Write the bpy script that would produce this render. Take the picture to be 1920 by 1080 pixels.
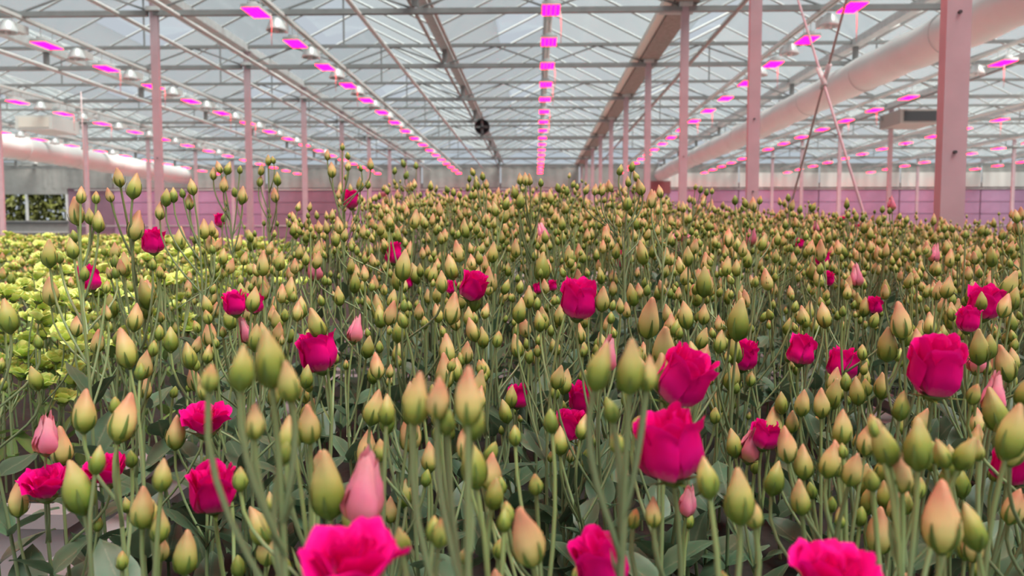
import bpy, math, random
import numpy as np
from mathutils import Vector, Matrix, Euler

for _o in list(bpy.data.objects):
    bpy.data.objects.remove(_o)
S = bpy.context.scene
C = S.collection
PI = math.pi

# ------------------------------------------------------------------ camera
FPX = 1500.0
CAM = Vector((0.0, 0.0, 1.40))
YAW, PITCH = math.atan(45 / FPX), math.atan(100 / FPX)
cd = bpy.data.cameras.new('camera')
cam = bpy.data.objects.new('camera', cd)
C.objects.link(cam)
cam.location = CAM
cam.rotation_euler = (PI / 2 - PITCH, 0, YAW)
cd.sensor_width = 36.0
cd.lens = FPX / 1920 * 36
cd.clip_start, cd.clip_end = 0.02, 400
cd.dof.use_dof = True
cd.dof.focus_distance = 1.15
cd.dof.aperture_fstop = 7.5
S.camera = cam

# ------------------------------------------------------------------ sky, sun, exposure
W = bpy.data.worlds.new('overcast_sky')
S.world = W
W.use_nodes = True
_n = W.node_tree.nodes
_n['Background'].inputs[0].default_value = (0.79, 0.87, 0.96, 1)
_n['Background'].inputs[1].default_value = 0.48
sd = bpy.data.lights.new('hazy_sun', 'SUN')
sd.energy = 14.0
sd.angle = math.radians(35)
sd.color = (1.0, 0.95, 0.84)
sun = bpy.data.objects.new('hazy_sun', sd)
C.objects.link(sun)
sun.rotation_euler = (math.radians(23), 0, math.radians(48))
LAMP_RED = 40.0
S.view_settings.view_transform = 'Standard'
S.view_settings.look = 'None'
S.view_settings.gamma = 1.0
S.view_settings.use_curve_mapping = False
S.view_settings.exposure = 0.45

_R = cam.rotation_euler.to_matrix()


def at(px, py, d):
    """the point of the place seen at a photo pixel, d metres ahead along the rows"""
    v = _R @ Vector(((px - 960) / FPX, -(py - 540) / FPX, -1.0))
    return CAM + v * (d / v.y)


def project(p):
    q = _R.transposed() @ (Vector(p) - CAM)
    if q.z > -0.01:
        return (-9999, -9999)
    return (960 + FPX * q.x / -q.z, 540 - FPX * q.y / -q.z)


# ------------------------------------------------------------------ materials
def mat(name, color, rough=0.6, metal=0.0, noise=None, spec=0.5):
    m = bpy.data.materials.new(name)
    m.use_nodes = True
    b = m.node_tree.nodes['Principled BSDF']
    b.inputs['Base Color'].default_value = (*color, 1)
    b.inputs['Roughness'].default_value = rough
    b.inputs['Metallic'].default_value = metal
    b.inputs['Specular IOR Level'].default_value = spec
    if noise:
        scale, amt = noise
        nt = m.node_tree
        tc = nt.nodes.new('ShaderNodeTexCoord')
        nz = nt.nodes.new('ShaderNodeTexNoise')
        nz.inputs['Scale'].default_value = scale
        nz.inputs['Detail'].default_value = 4
        rp = nt.nodes.new('ShaderNodeValToRGB')
        rp.color_ramp.elements[0].position = 0.3
        rp.color_ramp.elements[1].position = 0.7
        rp.color_ramp.elements[0].color = (*[c * (1 - amt) for c in color], 1)
        rp.color_ramp.elements[1].color = (*[min(1, c * (1 + amt)) for c in color], 1)
        nt.links.new(tc.outputs['Object'], nz.inputs['Vector'])
        nt.links.new(nz.outputs['Fac'], rp.inputs[0])
        nt.links.new(rp.outputs[0], b.inputs['Base Color'])
    return m


def ramp_mat(name, stops, rough=0.5, vary=0.3, trans=0.0, spec=0.4, tint=None, grain=None):
    """colour runs along the organ (attribute t, 0 at its base), each organ a little different (attribute rnd and the object's own number)"""
    m = bpy.data.materials.new(name)
    m.use_nodes = True
    nt = m.node_tree
    b = nt.nodes['Principled BSDF']
    b.inputs['Roughness'].default_value = rough
    b.inputs['Specular IOR Level'].default_value = spec
    a = nt.nodes.new('ShaderNodeAttribute'); a.attribute_name = 't'
    r = nt.nodes.new('ShaderNodeAttribute'); r.attribute_name = 'rnd'
    oi = nt.nodes.new('ShaderNodeObjectInfo')
    ad = nt.nodes.new('ShaderNodeMath'); ad.operation = 'ADD'
    fr = nt.nodes.new('ShaderNodeMath'); fr.operation = 'FRACT'
    nt.links.new(r.outputs['Fac'], ad.inputs[0]); nt.links.new(oi.outputs['Random'], ad.inputs[1])
    nt.links.new(ad.outputs[0], fr.inputs[0])
    ma = nt.nodes.new('ShaderNodeMath'); ma.operation = 'MULTIPLY_ADD'
    nt.links.new(fr.outputs[0], ma.inputs[0]); ma.inputs[1].default_value = vary; ma.inputs[2].default_value = -vary / 2
    sm = nt.nodes.new('ShaderNodeMath'); sm.operation = 'ADD'
    nt.links.new(a.outputs['Fac'], sm.inputs[0]); nt.links.new(ma.outputs[0], sm.inputs[1])
    src = sm
    if grain:
        tc = nt.nodes.new('ShaderNodeTexCoord')
        nz = nt.nodes.new('ShaderNodeTexNoise'); nz.inputs['Scale'].default_value = grain[0]
        nt.links.new(tc.outputs['Object'], nz.inputs['Vector'])
        g = nt.nodes.new('ShaderNodeMath'); g.operation = 'MULTIPLY_ADD'
        nt.links.new(nz.outputs['Fac'], g.inputs[0]); g.inputs[1].default_value = grain[1]
        nt.links.new(sm.outputs[0], g.inputs[2])
        src = nt.nodes.new('ShaderNodeMath'); src.operation = 'SUBTRACT'
        nt.links.new(g.outputs[0], src.inputs[0]); src.inputs[1].default_value = grain[1] * 0.5
    rp = nt.nodes.new('ShaderNodeValToRGB')
    el = rp.color_ramp.elements
    while len(el) < len(stops):
        el.new(0.5)
    for e, (p, c) in zip(el, stops):
        e.position = p; e.color = (*c, 1)
    nt.links.new(src.outputs[0], rp.inputs[0])
    col = rp.outputs[0]
    if tint:                                   # brightness differs from organ to organ
        hv = nt.nodes.new('ShaderNodeHueSaturation')
        mv = nt.nodes.new('ShaderNodeMath'); mv.operation = 'MULTIPLY_ADD'
        nt.links.new(fr.outputs[0], mv.inputs[0]); mv.inputs[1].default_value = tint; mv.inputs[2].default_value = 1 - tint / 2
        nt.links.new(mv.outputs[0], hv.inputs['Value'])
        nt.links.new(col, hv.inputs['Color'])
        col = hv.outputs[0]
    nt.links.new(col, b.inputs['Base Color'])
    if trans:
        tr = nt.nodes.new('ShaderNodeBsdfTranslucent')
        mx = nt.nodes.new('ShaderNodeMixShader'); mx.inputs[0].default_value = trans
        nt.links.new(col, tr.inputs['Color'])
        nt.links.new(b.outputs[0], mx.inputs[1]); nt.links.new(tr.outputs[0], mx.inputs[2])
        nt.links.new(mx.outputs[0], nt.nodes['Material Output'].inputs['Surface'])
    return m


def emit_mat(name, color, strength):
    m = bpy.data.materials.new(name)
    m.use_nodes = True
    nt = m.node_tree
    nt.nodes.remove(nt.nodes['Principled BSDF'])
    e = nt.nodes.new('ShaderNodeEmission')
    e.inputs[0].default_value = (*color, 1); e.inputs[1].default_value = strength
    nt.links.new(e.outputs[0], nt.nodes['Material Output'].inputs['Surface'])
    return m


def glass_mat(name, tint, haze, haze_col, gloss=0.06):
    """thin greenhouse glass: lets the sky through, with a film of whitewash and a little reflection"""
    m = bpy.data.materials.new(name)
    m.use_nodes = True
    nt = m.node_tree
    nt.nodes.remove(nt.nodes['Principled BSDF'])
    t = nt.nodes.new('ShaderNodeBsdfTransparent'); t.inputs[0].default_value = (*tint, 1)
    d = nt.nodes.new('ShaderNodeBsdfDiffuse'); d.inputs[0].default_value = (*haze_col, 1)
    l = nt.nodes.new('ShaderNodeBsdfTranslucent'); l.inputs[0].default_value = (*haze_col, 1)
    g = nt.nodes.new('ShaderNodeBsdfGlossy'); g.inputs['Roughness'].default_value = 0.15
    m0 = nt.nodes.new('ShaderNodeMixShader'); m0.inputs[0].default_value = 0.5
    m1 = nt.nodes.new('ShaderNodeMixShader')
    m2 = nt.nodes.new('ShaderNodeMixShader'); m2.inputs[0].default_value = gloss
    oi = nt.nodes.new('ShaderNodeObjectInfo')
    k = nt.nodes.new('ShaderNodeMath'); k.operation = 'MULTIPLY_ADD'
    k.inputs[1].default_value = haze * 0.5; k.inputs[2].default_value = haze * 0.75
    nt.links.new(oi.outputs['Random'], k.inputs[0]); nt.links.new(k.outputs[0], m1.inputs[0])
    nt.links.new(d.outputs[0], m0.inputs[1]); nt.links.new(l.outputs[0], m0.inputs[2])
    nt.links.new(t.outputs[0], m1.inputs[1]); nt.links.new(m0.outputs[0], m1.inputs[2])
    nt.links.new(m1.outputs[0], m2.inputs[1]); nt.links.new(g.outputs[0], m2.inputs[2])
    nt.links.new(m2.outputs[0], nt.nodes['Material Output'].inputs['Surface'])
    return m


M = {}
M['galv'] = mat('galvanised_steel', (0.50, 0.52, 0.52), 0.55, 0.0, (9, 0.12))
M['post'] = mat('pink_tinted_post_steel', (0.41, 0.30, 0.33), 0.55, 0.0, (5, 0.07))  # grey steel, with some of the lamps' pink light mixed into its colour
M['bar'] = mat('roof_bar_aluminium', (0.34, 0.36, 0.36), 0.5)
M['chord'] = mat('girder_steel', (0.20, 0.205, 0.205), 0.5, 0.0, (6, 0.1))
M['rail'] = mat('white_rail', (0.62, 0.62, 0.60), 0.5)
M['rust'] = mat('brownish_pipe', (0.34, 0.29, 0.27), 0.6)
M['screen'] = mat('folded_shade_screen', (0.25, 0.21, 0.19), 0.9, 0.0, (12, 0.2))
M['cream'] = mat('cream_sheet', (0.62, 0.58, 0.52), 0.6)
M['duct'] = mat('white_polythene', (0.58, 0.57, 0.56), 0.5, 0.0, (1.2, 0.06))
M['glass'] = glass_mat('whitewashed_glass', (0.80, 0.84, 0.86), 0.30, (0.34, 0.36, 0.37))
M['clear'] = glass_mat('clear_glass', (0.97, 0.99, 1.0), 0.05, (0.5, 0.54, 0.56))
M['gable'] = glass_mat('gable_glass', (0.86, 0.92, 0.93), 0.35, (0.74, 0.80, 0.80))
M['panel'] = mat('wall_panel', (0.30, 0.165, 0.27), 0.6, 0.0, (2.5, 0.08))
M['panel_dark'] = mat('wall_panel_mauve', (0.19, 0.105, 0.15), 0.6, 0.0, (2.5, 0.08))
M['curtain'] = mat('grey_curtain', (0.21, 0.21, 0.205), 0.8, 0.0, (3, 0.1))
M['strip'] = mat('white_strip', (0.42, 0.41, 0.40), 0.5)
M['concrete'] = mat('greenhouse_floor', (0.30, 0.28, 0.26), 0.85, 0.0, (3, 0.25))
M['white'] = mat('white_enamel', (0.55, 0.55, 0.53), 0.4)
M['housing'] = mat('lamp_housing', (0.55, 0.55, 0.55), 0.45)
M['dark'] = mat('dark_plastic', (0.04, 0.04, 0.045), 0.5)
M['tray'] = mat('grey_tray_plastic', (0.25, 0.23, 0.24), 0.6, 0.0, (14, 0.1))
M['soil'] = mat('dark_soil', (0.014, 0.012, 0.010), 0.95, 0.0, (60, 0.5))
M['bench'] = mat('bench_aluminium', (0.40, 0.40, 0.40), 0.5)
M['hedge'] = mat('hedge_leaves', (0.065, 0.075, 0.010), 0.8, 0.0, (2, 0.5))
M['bulb'] = mat('pale_reflector', (0.50, 0.52, 0.52), 0.2, 0.0, None, 0.8)
M['cord'] = mat('pull_cord', (0.62, 0.45, 0.45), 0.7)
M['redbrown'] = mat('red_brown_metal', (0.22, 0.07, 0.08), 0.6)
M['led'] = emit_mat('led_magenta', (1.0, 0.0004, 0.021), LAMP_RED)

M['stem'] = ramp_mat('stem_skin', [(0, (0.160, 0.230, 0.105)), (0.6, (0.200, 0.275, 0.125)), (1, (0.200, 0.280, 0.095))], 0.5, 0.35, 0, 0.5, 0.5)
M['leaf'] = ramp_mat('leaf_blade', [(0, (0.150, 0.200, 0.120)), (0.10, (0.078, 0.142, 0.078)), (0.7, (0.070, 0.132, 0.074)), (1, (0.105, 0.170, 0.100))], 0.42, 0.06, 0.22, 0.4, 0.7, (30, 0.15))
M['bud'] = ramp_mat('bud_petals', [(0.02, (0.150, 0.240, 0.030)), (0.25, (0.300, 0.370, 0.060)), (0.46, (0.490, 0.480, 0.145)), (0.68, (0.550, 0.425, 0.185)), (1.0, (0.470, 0.235, 0.135))], 0.5, 0.55, 0.12, 0.35, 0.35, (60, 0.12))
M['green_bud'] = ramp_mat('green_bud_petals', [(0.0, (0.130, 0.210, 0.028)), (0.45, (0.240, 0.330, 0.055)), (0.75, (0.360, 0.390, 0.100)), (1.0, (0.400, 0.240, 0.100))], 0.5, 0.5, 0.1, 0.35, 0.35, (70, 0.12))
M['sepal'] = ramp_mat('sepal', [(0, (0.125, 0.220, 0.034)), (1, (0.100, 0.150, 0.032))], 0.5, 0.1, 0.1, 0.4, 0.4)
M['magenta'] = ramp_mat('magenta_petal', [(0.0, (0.66, 0.20, 0.32)), (0.30, (0.70, 0.006, 0.24)), (0.6, (0.74, 0.001, 0.205)), (0.95, (0.78, 0.001, 0.23)), (1, (0.80, 0.01, 0.28))], 0.7, 0.12, 0.25, 0.10, 0.25, (14, 0.2))
M['rosy'] = ramp_mat('rosy_petal', [(0.0, (0.66, 0.42, 0.22)), (0.2, (0.78, 0.24, 0.30)), (0.55, (0.76, 0.22, 0.35)), (1, (0.80, 0.38, 0.43))], 0.5, 0.25, 0.22, 0.3, 0.25, (14, 0.25))
M['lime'] = ramp_mat('lime_petal', [(0.0, (0.36, 0.54, 0.08)), (0.4, (0.56, 0.72, 0.14)), (1, (0.70, 0.82, 0.28))], 0.55, 0.4, 0.3, 0.3, 0.4, (20, 0.3))
M['lime_leaf'] = ramp_mat('lime_leaf', [(0, (0.18, 0.30, 0.09)), (1, (0.13, 0.24, 0.06))], 0.5, 0.1, 0.2, 0.4, 0.5)


# ------------------------------------------------------------------ mesh helpers
class Geo:
    def __init__(self):
        self.v, self.f, self.m, self.t = [], [], [], []

    def box(self, lo, hi, mi=0):
        n = len(self.v)
        (x0, y0, z0), (x1, y1, z1) = lo, hi
        self.v += [(x0, y0, z0), (x1, y0, z0), (x1, y1, z0), (x0, y1, z0), (x0, y0, z1), (x1, y0, z1), (x1, y1, z1), (x0, y1, z1)]
        self.t += [0.5] * 8
        for q in ((0, 3, 2, 1), (4, 5, 6, 7), (0, 1, 5, 4), (1, 2, 6, 5), (2, 3, 7, 6), (3, 0, 4, 7)):
            self.f.append(tuple(n + i for i in q)); self.m.append(mi)
        return self

    def tube(self, pts, rad, seg=6, mi=0, cap=True, ts=None):
        pts = [Vector(p) for p in pts]
        if not hasattr(rad, '__len__'):
            rad = [rad] * len(pts)
        n0 = len(self.v)
        tan = [(pts[min(i + 1, len(pts) - 1)] - pts[max(i - 1, 0)]).normalized() for i in range(len(pts))]
        ref = Vector((1, 0, 0)) if abs(tan[0].x) < 0.9 else Vector((0, 1, 0))
        u = (ref - tan[0] * ref.dot(tan[0])).normalized()
        for i, p in enumerate(pts):
            u = (u - tan[i] * u.dot(tan[i])).normalized()
            w = tan[i].cross(u)
            for k in range(seg):
                a = 2 * PI * k / seg
                q = p + (u * math.cos(a) + w * math.sin(a)) * rad[i]
                self.v.append((q.x, q.y, q.z))
                self.t.append(ts[i] if ts else i / max(1, len(pts) - 1))
        for i in range(len(pts) - 1):
            for k in range(seg):
                a, b = n0 + i * seg + k, n0 + i * seg + (k + 1) % seg
                self.f.append((a, b, b + seg, a + seg)); self.m.append(mi)
        if cap:
            self.f.append(tuple(n0 + k for k in reversed(range(seg)))); self.m.append(mi)
            e = n0 + (len(pts) - 1) * seg
            self.f.append(tuple(e + k for k in range(seg))); self.m.append(mi)
        return self

    def grid(self, fn, nu, nv, mi=0):
        """fn(i, j) -> (point, t)"""
        n0 = len(self.v)
        for j in range(nv + 1):
            for i in range(nu + 1):
                p, t = fn(i / nu, j / nv)
                self.v.append(tuple(p)); self.t.append(t)
        for j in range(nv):
            for i in range(nu):
                a = n0 + j * (nu + 1) + i
                self.f.append((a, a + 1, a + nu + 2, a + nu + 1)); self.m.append(mi)
        return self

    def lathe(self, prof, seg=12, mi=0, wob=None, off=None, tvals=None):
        n0 = len(self.v)
        for i, (r, z) in enumerate(prof):
            tt = i / (len(prof) - 1)
            ox, oy = off(tt) if off else (0, 0)
            for k in range(seg):
                a = 2 * PI * k / seg
                rr = r * (wob(a, tt) if wob else 1)
                self.v.append((ox + rr * math.cos(a), oy + rr * math.sin(a), z))
                self.t.append(tvals[i] if tvals else tt)
        for i in range(len(prof) - 1):
            for k in range(seg):
                a, b = n0 + i * seg + k, n0 + i * seg + (k + 1) % seg
                self.f.append((a, b, b + seg, a + seg)); self.m.append(mi)
        self.f.append(tuple(n0 + k for k in reversed(range(seg)))); self.m.append(mi)
        e = n0 + (len(prof) - 1) * seg
        self.f.append(tuple(e + k for k in range(seg))); self.m.append(mi)
        return self

    def mesh(self, name, mats, smooth=True, rnd=0.0):
        me = bpy.data.meshes.new(name)
        me.from_pydata(self.v, [], self.f)
        for k in mats:
            me.materials.append(M[k])
        me.polygons.foreach_set('material_index', self.m)
        me.polygons.foreach_set('use_smooth', [smooth] * len(self.f))
        a = me.attributes.new('t', 'FLOAT', 'POINT'); a.data.foreach_set('value', self.t)
        a = me.attributes.new('rnd', 'FLOAT', 'POINT'); a.data.foreach_set('value', [rnd] * len(self.v))
        return me

    def arrays(self):
        if not hasattr(self, '_arr'):
            tri, tm = [], []
            for f, m in zip(self.f, self.m):
                for k in range(1, len(f) - 1):
                    tri.append((f[0], f[k], f[k + 1])); tm.append(m)
            self._arr = (np.array(self.v, dtype=np.float32), np.array(tri, dtype=np.int32), np.array(tm, dtype=np.int32), np.array(self.t, dtype=np.float32))
        return self._arr


def obj(name, me, parent=None, loc=None, mtx=None):
    o = bpy.data.objects.new(name, me)
    C.objects.link(o)
    if parent:
        o.parent = parent
    if mtx is not None:
        o.matrix_basis = mtx
    elif loc is not None:
        o.location = loc
    return o


def tag(o, label=None, cat=None, group=None, kind=None):
    if label: o['label'] = label
    if cat: o['category'] = cat
    if group: o['group'] = group
    if kind: o['kind'] = kind
    return o


def empty(name, loc=(0, 0, 0)):
    o = bpy.data.objects.new(name, None)
    o.empty_display_size = 0.05
    C.objects.link(o)
    o.location = loc
    return o


def copy_tree(o, parent=None):
    c = o.copy(); C.objects.link(c)
    if parent:
        c.parent = parent
    for ch in o.children:
        copy_tree(ch, c)
    return c


ORD = ('first second third fourth fifth sixth seventh eighth ninth tenth eleventh twelfth thirteenth fourteenth fifteenth sixteenth seventeenth '
       'eighteenth nineteenth twentieth').split()
H0 = CAM.z
SPAN = 4.13
RIDGE0, GUT0 = 0.20, 2.265
FAR = 42.2
GUT_Z, RIDGE_Z = H0 + 3.86, H0 + 4.88
LAMP_Z = H0 + 3.10
POST_Y = [4.52 + 4.0 * k for k in range(10)]
SPANS = list(range(-7, 7))                  # ridge index
XL, XR = GUT0 + SPAN * -8, GUT0 + SPAN * 6

# ------------------------------------------------------------------ the setting
fl = obj('floor', Geo().box((XL, -9, -0.1), (XR, FAR + 0.3, 0)).mesh('floor', ['concrete'], False))
tag(fl, 'bare grey concrete floor of the greenhouse', kind='structure')


def build_roof():
    y_near, y0, step = -9.0, 12.52, 4.0 / 3
    slope = math.hypot(SPAN / 2, RIDGE_Z - GUT_Z)
    pane_l = step - 0.05
    dz, hx = RIDGE_Z - GUT_Z, SPAN / 2

    def slope_pt(side, s, lift=0.0):
        return (side * hx * (1 - s), GUT_Z + dz * s + lift)

    def pane_mesh(side, length, key, s0=0.03, s1=0.985, raise_=0.0):
        g = Geo()
        (xa, za), (xb, zb) = slope_pt(side, s0), slope_pt(side, s1)
        za += raise_; 
        th = 0.012
        n = len(g.v)
        g.v += [(xa, 0, za), (xa, length, za), (xb, length, zb), (xb, 0, zb), (xa, 0, za + th), (xa, length, za + th), (xb, length, zb + th), (xb, 0, zb + th)]
        g.t += [0.5] * 8
        for q in ((0, 1, 2, 3), (7, 6, 5, 4), (0, 4, 5, 1), (1, 5, 6, 2), (2, 6, 7, 3), (3, 7, 4, 0)):
            g.f.append(q); g.m.append(0)
        return g.mesh('roof_pane', [key], False)

    pm = {s: pane_mesh(s, pane_l, 'glass') for s in (-1, 1)}
    vm_low = {s: pane_mesh(s, pane_l, 'glass', 0.03, 0.50) for s in (-1, 1)}
    vm_top = {s: pane_mesh(s, pane_l, 'clear', 0.50, 0.985, 0.30) for s in (-1, 1)}
    nm = {s: pane_mesh(s, y0 - y_near - 0.05, 'glass') for s in (-1, 1)}
    bm = {}
    for s in (-1, 1):
        g = Geo()
        (xa, za), (xb, zb) = slope_pt(s, 0.0, 0.0), slope_pt(s, 1.0, 0.0)
        g.tube([(xa, 0, za), (xb, 0, zb)], 0.024, 4)
        bm[s] = g.mesh('glazing_bar', ['bar'], False)
    n_y = int(round((FAR - 0.3 - y0) / step))
    rm = Geo().tube([(0, y_near, RIDGE_Z), (0, FAR, RIDGE_Z)], 0.045, 6).mesh('ridge', ['bar'], False)
    for i in SPANS:
        x = RIDGE0 + SPAN * i
        root = empty('ceiling', (x, 0, 0))
        tag(root, 'pitched glass roof span with grey glazing bars', kind='structure')
        obj('ridge_bar', rm, root)
        for s in (-1, 1):
            obj('pane', nm[s], root, (0, y_near, 0))
            for k in range(n_y + 1):
                yy = y0 + k * step
                xl = project((x + s * hx, yy, GUT_Z))[0]
                if not -260 < xl < 2180:
                    continue
                obj('glazing_bar', bm[s], root, (0, yy - 0.02, 0))
                if k == n_y:
                    continue
                if (k % 6) in (3, 4) and s == -1:
                    obj('pane', vm_low[s], root, (0, yy, 0))
                    obj('vent_pane', vm_top[s], root, (0, yy, 0))
                else:
                    obj('pane', pm[s], root, (0, yy, 0))


build_roof()


def build_gutters():
    g = Geo()
    w = 0.07
    g.box((-w, -9, GUT_Z - 0.10), (w, FAR, GUT_Z - 0.07))
    g.box((-w - 0.02, -9, GUT_Z - 0.10), (-w, FAR, GUT_Z + 0.04))
    g.box((w, -9, GUT_Z - 0.10), (w + 0.02, FAR, GUT_Z + 0.04))
    gm = g.mesh('gutter', ['galv'], False)
    j = Geo().box((-0.05, -0.03, GUT_Z - 0.36), (0.05, 0.03, GUT_Z - 0.10)).mesh('gutter_bracket', ['chord'], False)
    for i in range(-7, 7):
        x = GUT0 + SPAN * (i - 1)
        o = obj('gutter_beam', gm, None, (x, 0, 0))
        tag(o, 'grey steel gutter beam running the length of the greenhouse roof', 'gutter', 'roof gutters', 'structure')
        if i % 2 == 0:
            for y in POST_Y[2:]:
                obj('bracket', j, o, (0, y, 0))
    # the folded screen pack beside the gutter over the near post row
    o = empty('folded_screen', (GUT0, 0, 0))
    tag(o, 'long brown folded shade screen hanging under the gutter above the big pink posts', 'shade screen')
    obj('screen_cloth', Geo().box((-0.16, -8, GUT_Z - 0.34), (0.20, FAR - 0.2, GUT_Z - 0.12)).mesh('screen_cloth', ['screen'], False), o)
    obj('screen_profile', Geo().box((-0.30, -8, GUT_Z - 0.30), (-0.17, FAR - 0.2, GUT_Z - 0.20)).mesh('screen_profile', ['cream'], False), o)
    for k, y in enumerate([9 + 4 * q for q in range(9)]):
        obj('strap', Geo().box((-0.31, y, GUT_Z - 0.355), (0.22, y + 0.12, GUT_Z - 0.341)).mesh('strap', ['bar'], False), o)


build_gutters()


def build_girders():
    zb, zt = H0 + 3.43, H0 + 3.84
    L = 2 * SPAN
    tc = Geo().box((0.05, -0.035, zt - 0.03), (L - 0.05, 0.035, zt + 0.03)).mesh('top_chord', ['chord'], False)
    bc = Geo().box((0.05, -0.045, zb - 0.04), (L - 0.05, 0.045, zb + 0.04)).mesh('bottom_chord', ['chord'], False)
    n = 8
    up = Geo().tube([(0, 0, zb + 0.03), (L / n, 0, zt - 0.02)], 0.018, 5).mesh('web_bar', ['chord'], False)
    dn = Geo().tube([(0, 0, zt - 0.02), (L / n, 0, zb + 0.03)], 0.018, 5).mesh('web_bar', ['chord'], False)
    st = Geo().tube([(0, 0, zt), (0, 0, RIDGE_Z - 0.02)], 0.02, 5).mesh('ridge_strut', ['chord'], False)
    for q, y in enumerate(POST_Y[1:]):
        for b in range(-4, 3):
            x = GUT0 + L * b
            if project((x, y, zb))[0] > 2000 or project((x + L, y, zb))[0] < -80:
                continue
            o = empty('roof_girder', (x, y, 0))
            tag(o, 'grey lattice girder spanning two roof bays', 'girder', 'lattice girders', 'structure')
            obj('top_chord', tc, o); obj('bottom_chord', bc, o)
            for k in range(n):
                obj('web_bar', up if k % 2 == 0 else dn, o, (L / n * k, 0, 0))
            for k in (0.5, 1.5):
                obj('ridge_strut', st, o, (SPAN * k, 0, 0))


build_girders()


def build_posts():
    top = GUT_Z - 0.10
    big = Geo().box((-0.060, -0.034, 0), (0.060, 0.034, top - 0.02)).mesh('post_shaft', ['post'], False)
    plate = Geo().box((-0.15, -0.15, 0), (0.15, 0.15, 0.02)).mesh('base_plate', ['galv'], False)
    head = Geo().box((-0.10, -0.09, top - 0.30), (0.10, 0.09, top - 0.24)).box((-0.09, -0.08, top - 0.02), (0.09, 0.08, top)).mesh('head_plate', ['galv'], False)
    rows = {-13.9: 'far row beyond the yellow-green flowers', -5.94: 'row left of the bed', GUT0: 'big row along the right of the bed', 10.6: 'row beyond the white duct', 18.9: 'farthest right row'}
    bolt = Geo().tube([(0, -0.034, 0), (0, -0.046, 0)], 0.010, 6).mesh('bolt', ['dark'], False)
    for x, rn in rows.items():
        n = 0
        for y in POST_Y:
            px = project((x, y, H0 + 0.3))[0]
            if not -30 < px < 1950:
                continue
            o = empty('support_post', (x, y, 0))
            if x == GUT0 and y < 5:
                o.location.x += 0.02
                o.scale = (1.1, 1.1, 1)
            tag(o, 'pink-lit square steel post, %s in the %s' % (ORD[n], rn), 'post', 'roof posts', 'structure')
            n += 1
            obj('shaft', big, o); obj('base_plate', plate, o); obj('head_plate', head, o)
            if y < 13:
                for z in (1.85, 2.6):
                    obj('bolt', bolt, o, (0.0, 0, z))
    # cross brace between the two nearest posts of the big row
    a, b = POST_Y[0], POST_Y[1]
    for (ya, yb, nm, key) in ((a, b, 'pink-white diagonal brace rod rising away beside the nearest post', 'post'), (b, a, 'brown-grey diagonal brace rod crossing the pink-white one', 'rust')):
        g = Geo().tube([(0, ya, 0.18), (0, yb, GUT_Z - 0.14)], 0.010, 8)
        o = obj('brace_rod', g.mesh('brace_rod', [key]), None, (GUT0 + (0.0 if ya == a else 0.03), 0, 0))
        tag(o, nm, 'brace')
        obj('turnbuckle', Geo().tube([(0, (ya + yb) / 2 - (yb - ya) * .02, (0.18 + GUT_Z - .14) / 2 - .08), (0, (ya + yb) / 2 + (yb - ya) * .02, (0.18 + GUT_Z - .14) / 2 + .08)], 0.02, 8).mesh('turnbuckle', ['galv']), o)


build_posts()


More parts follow.
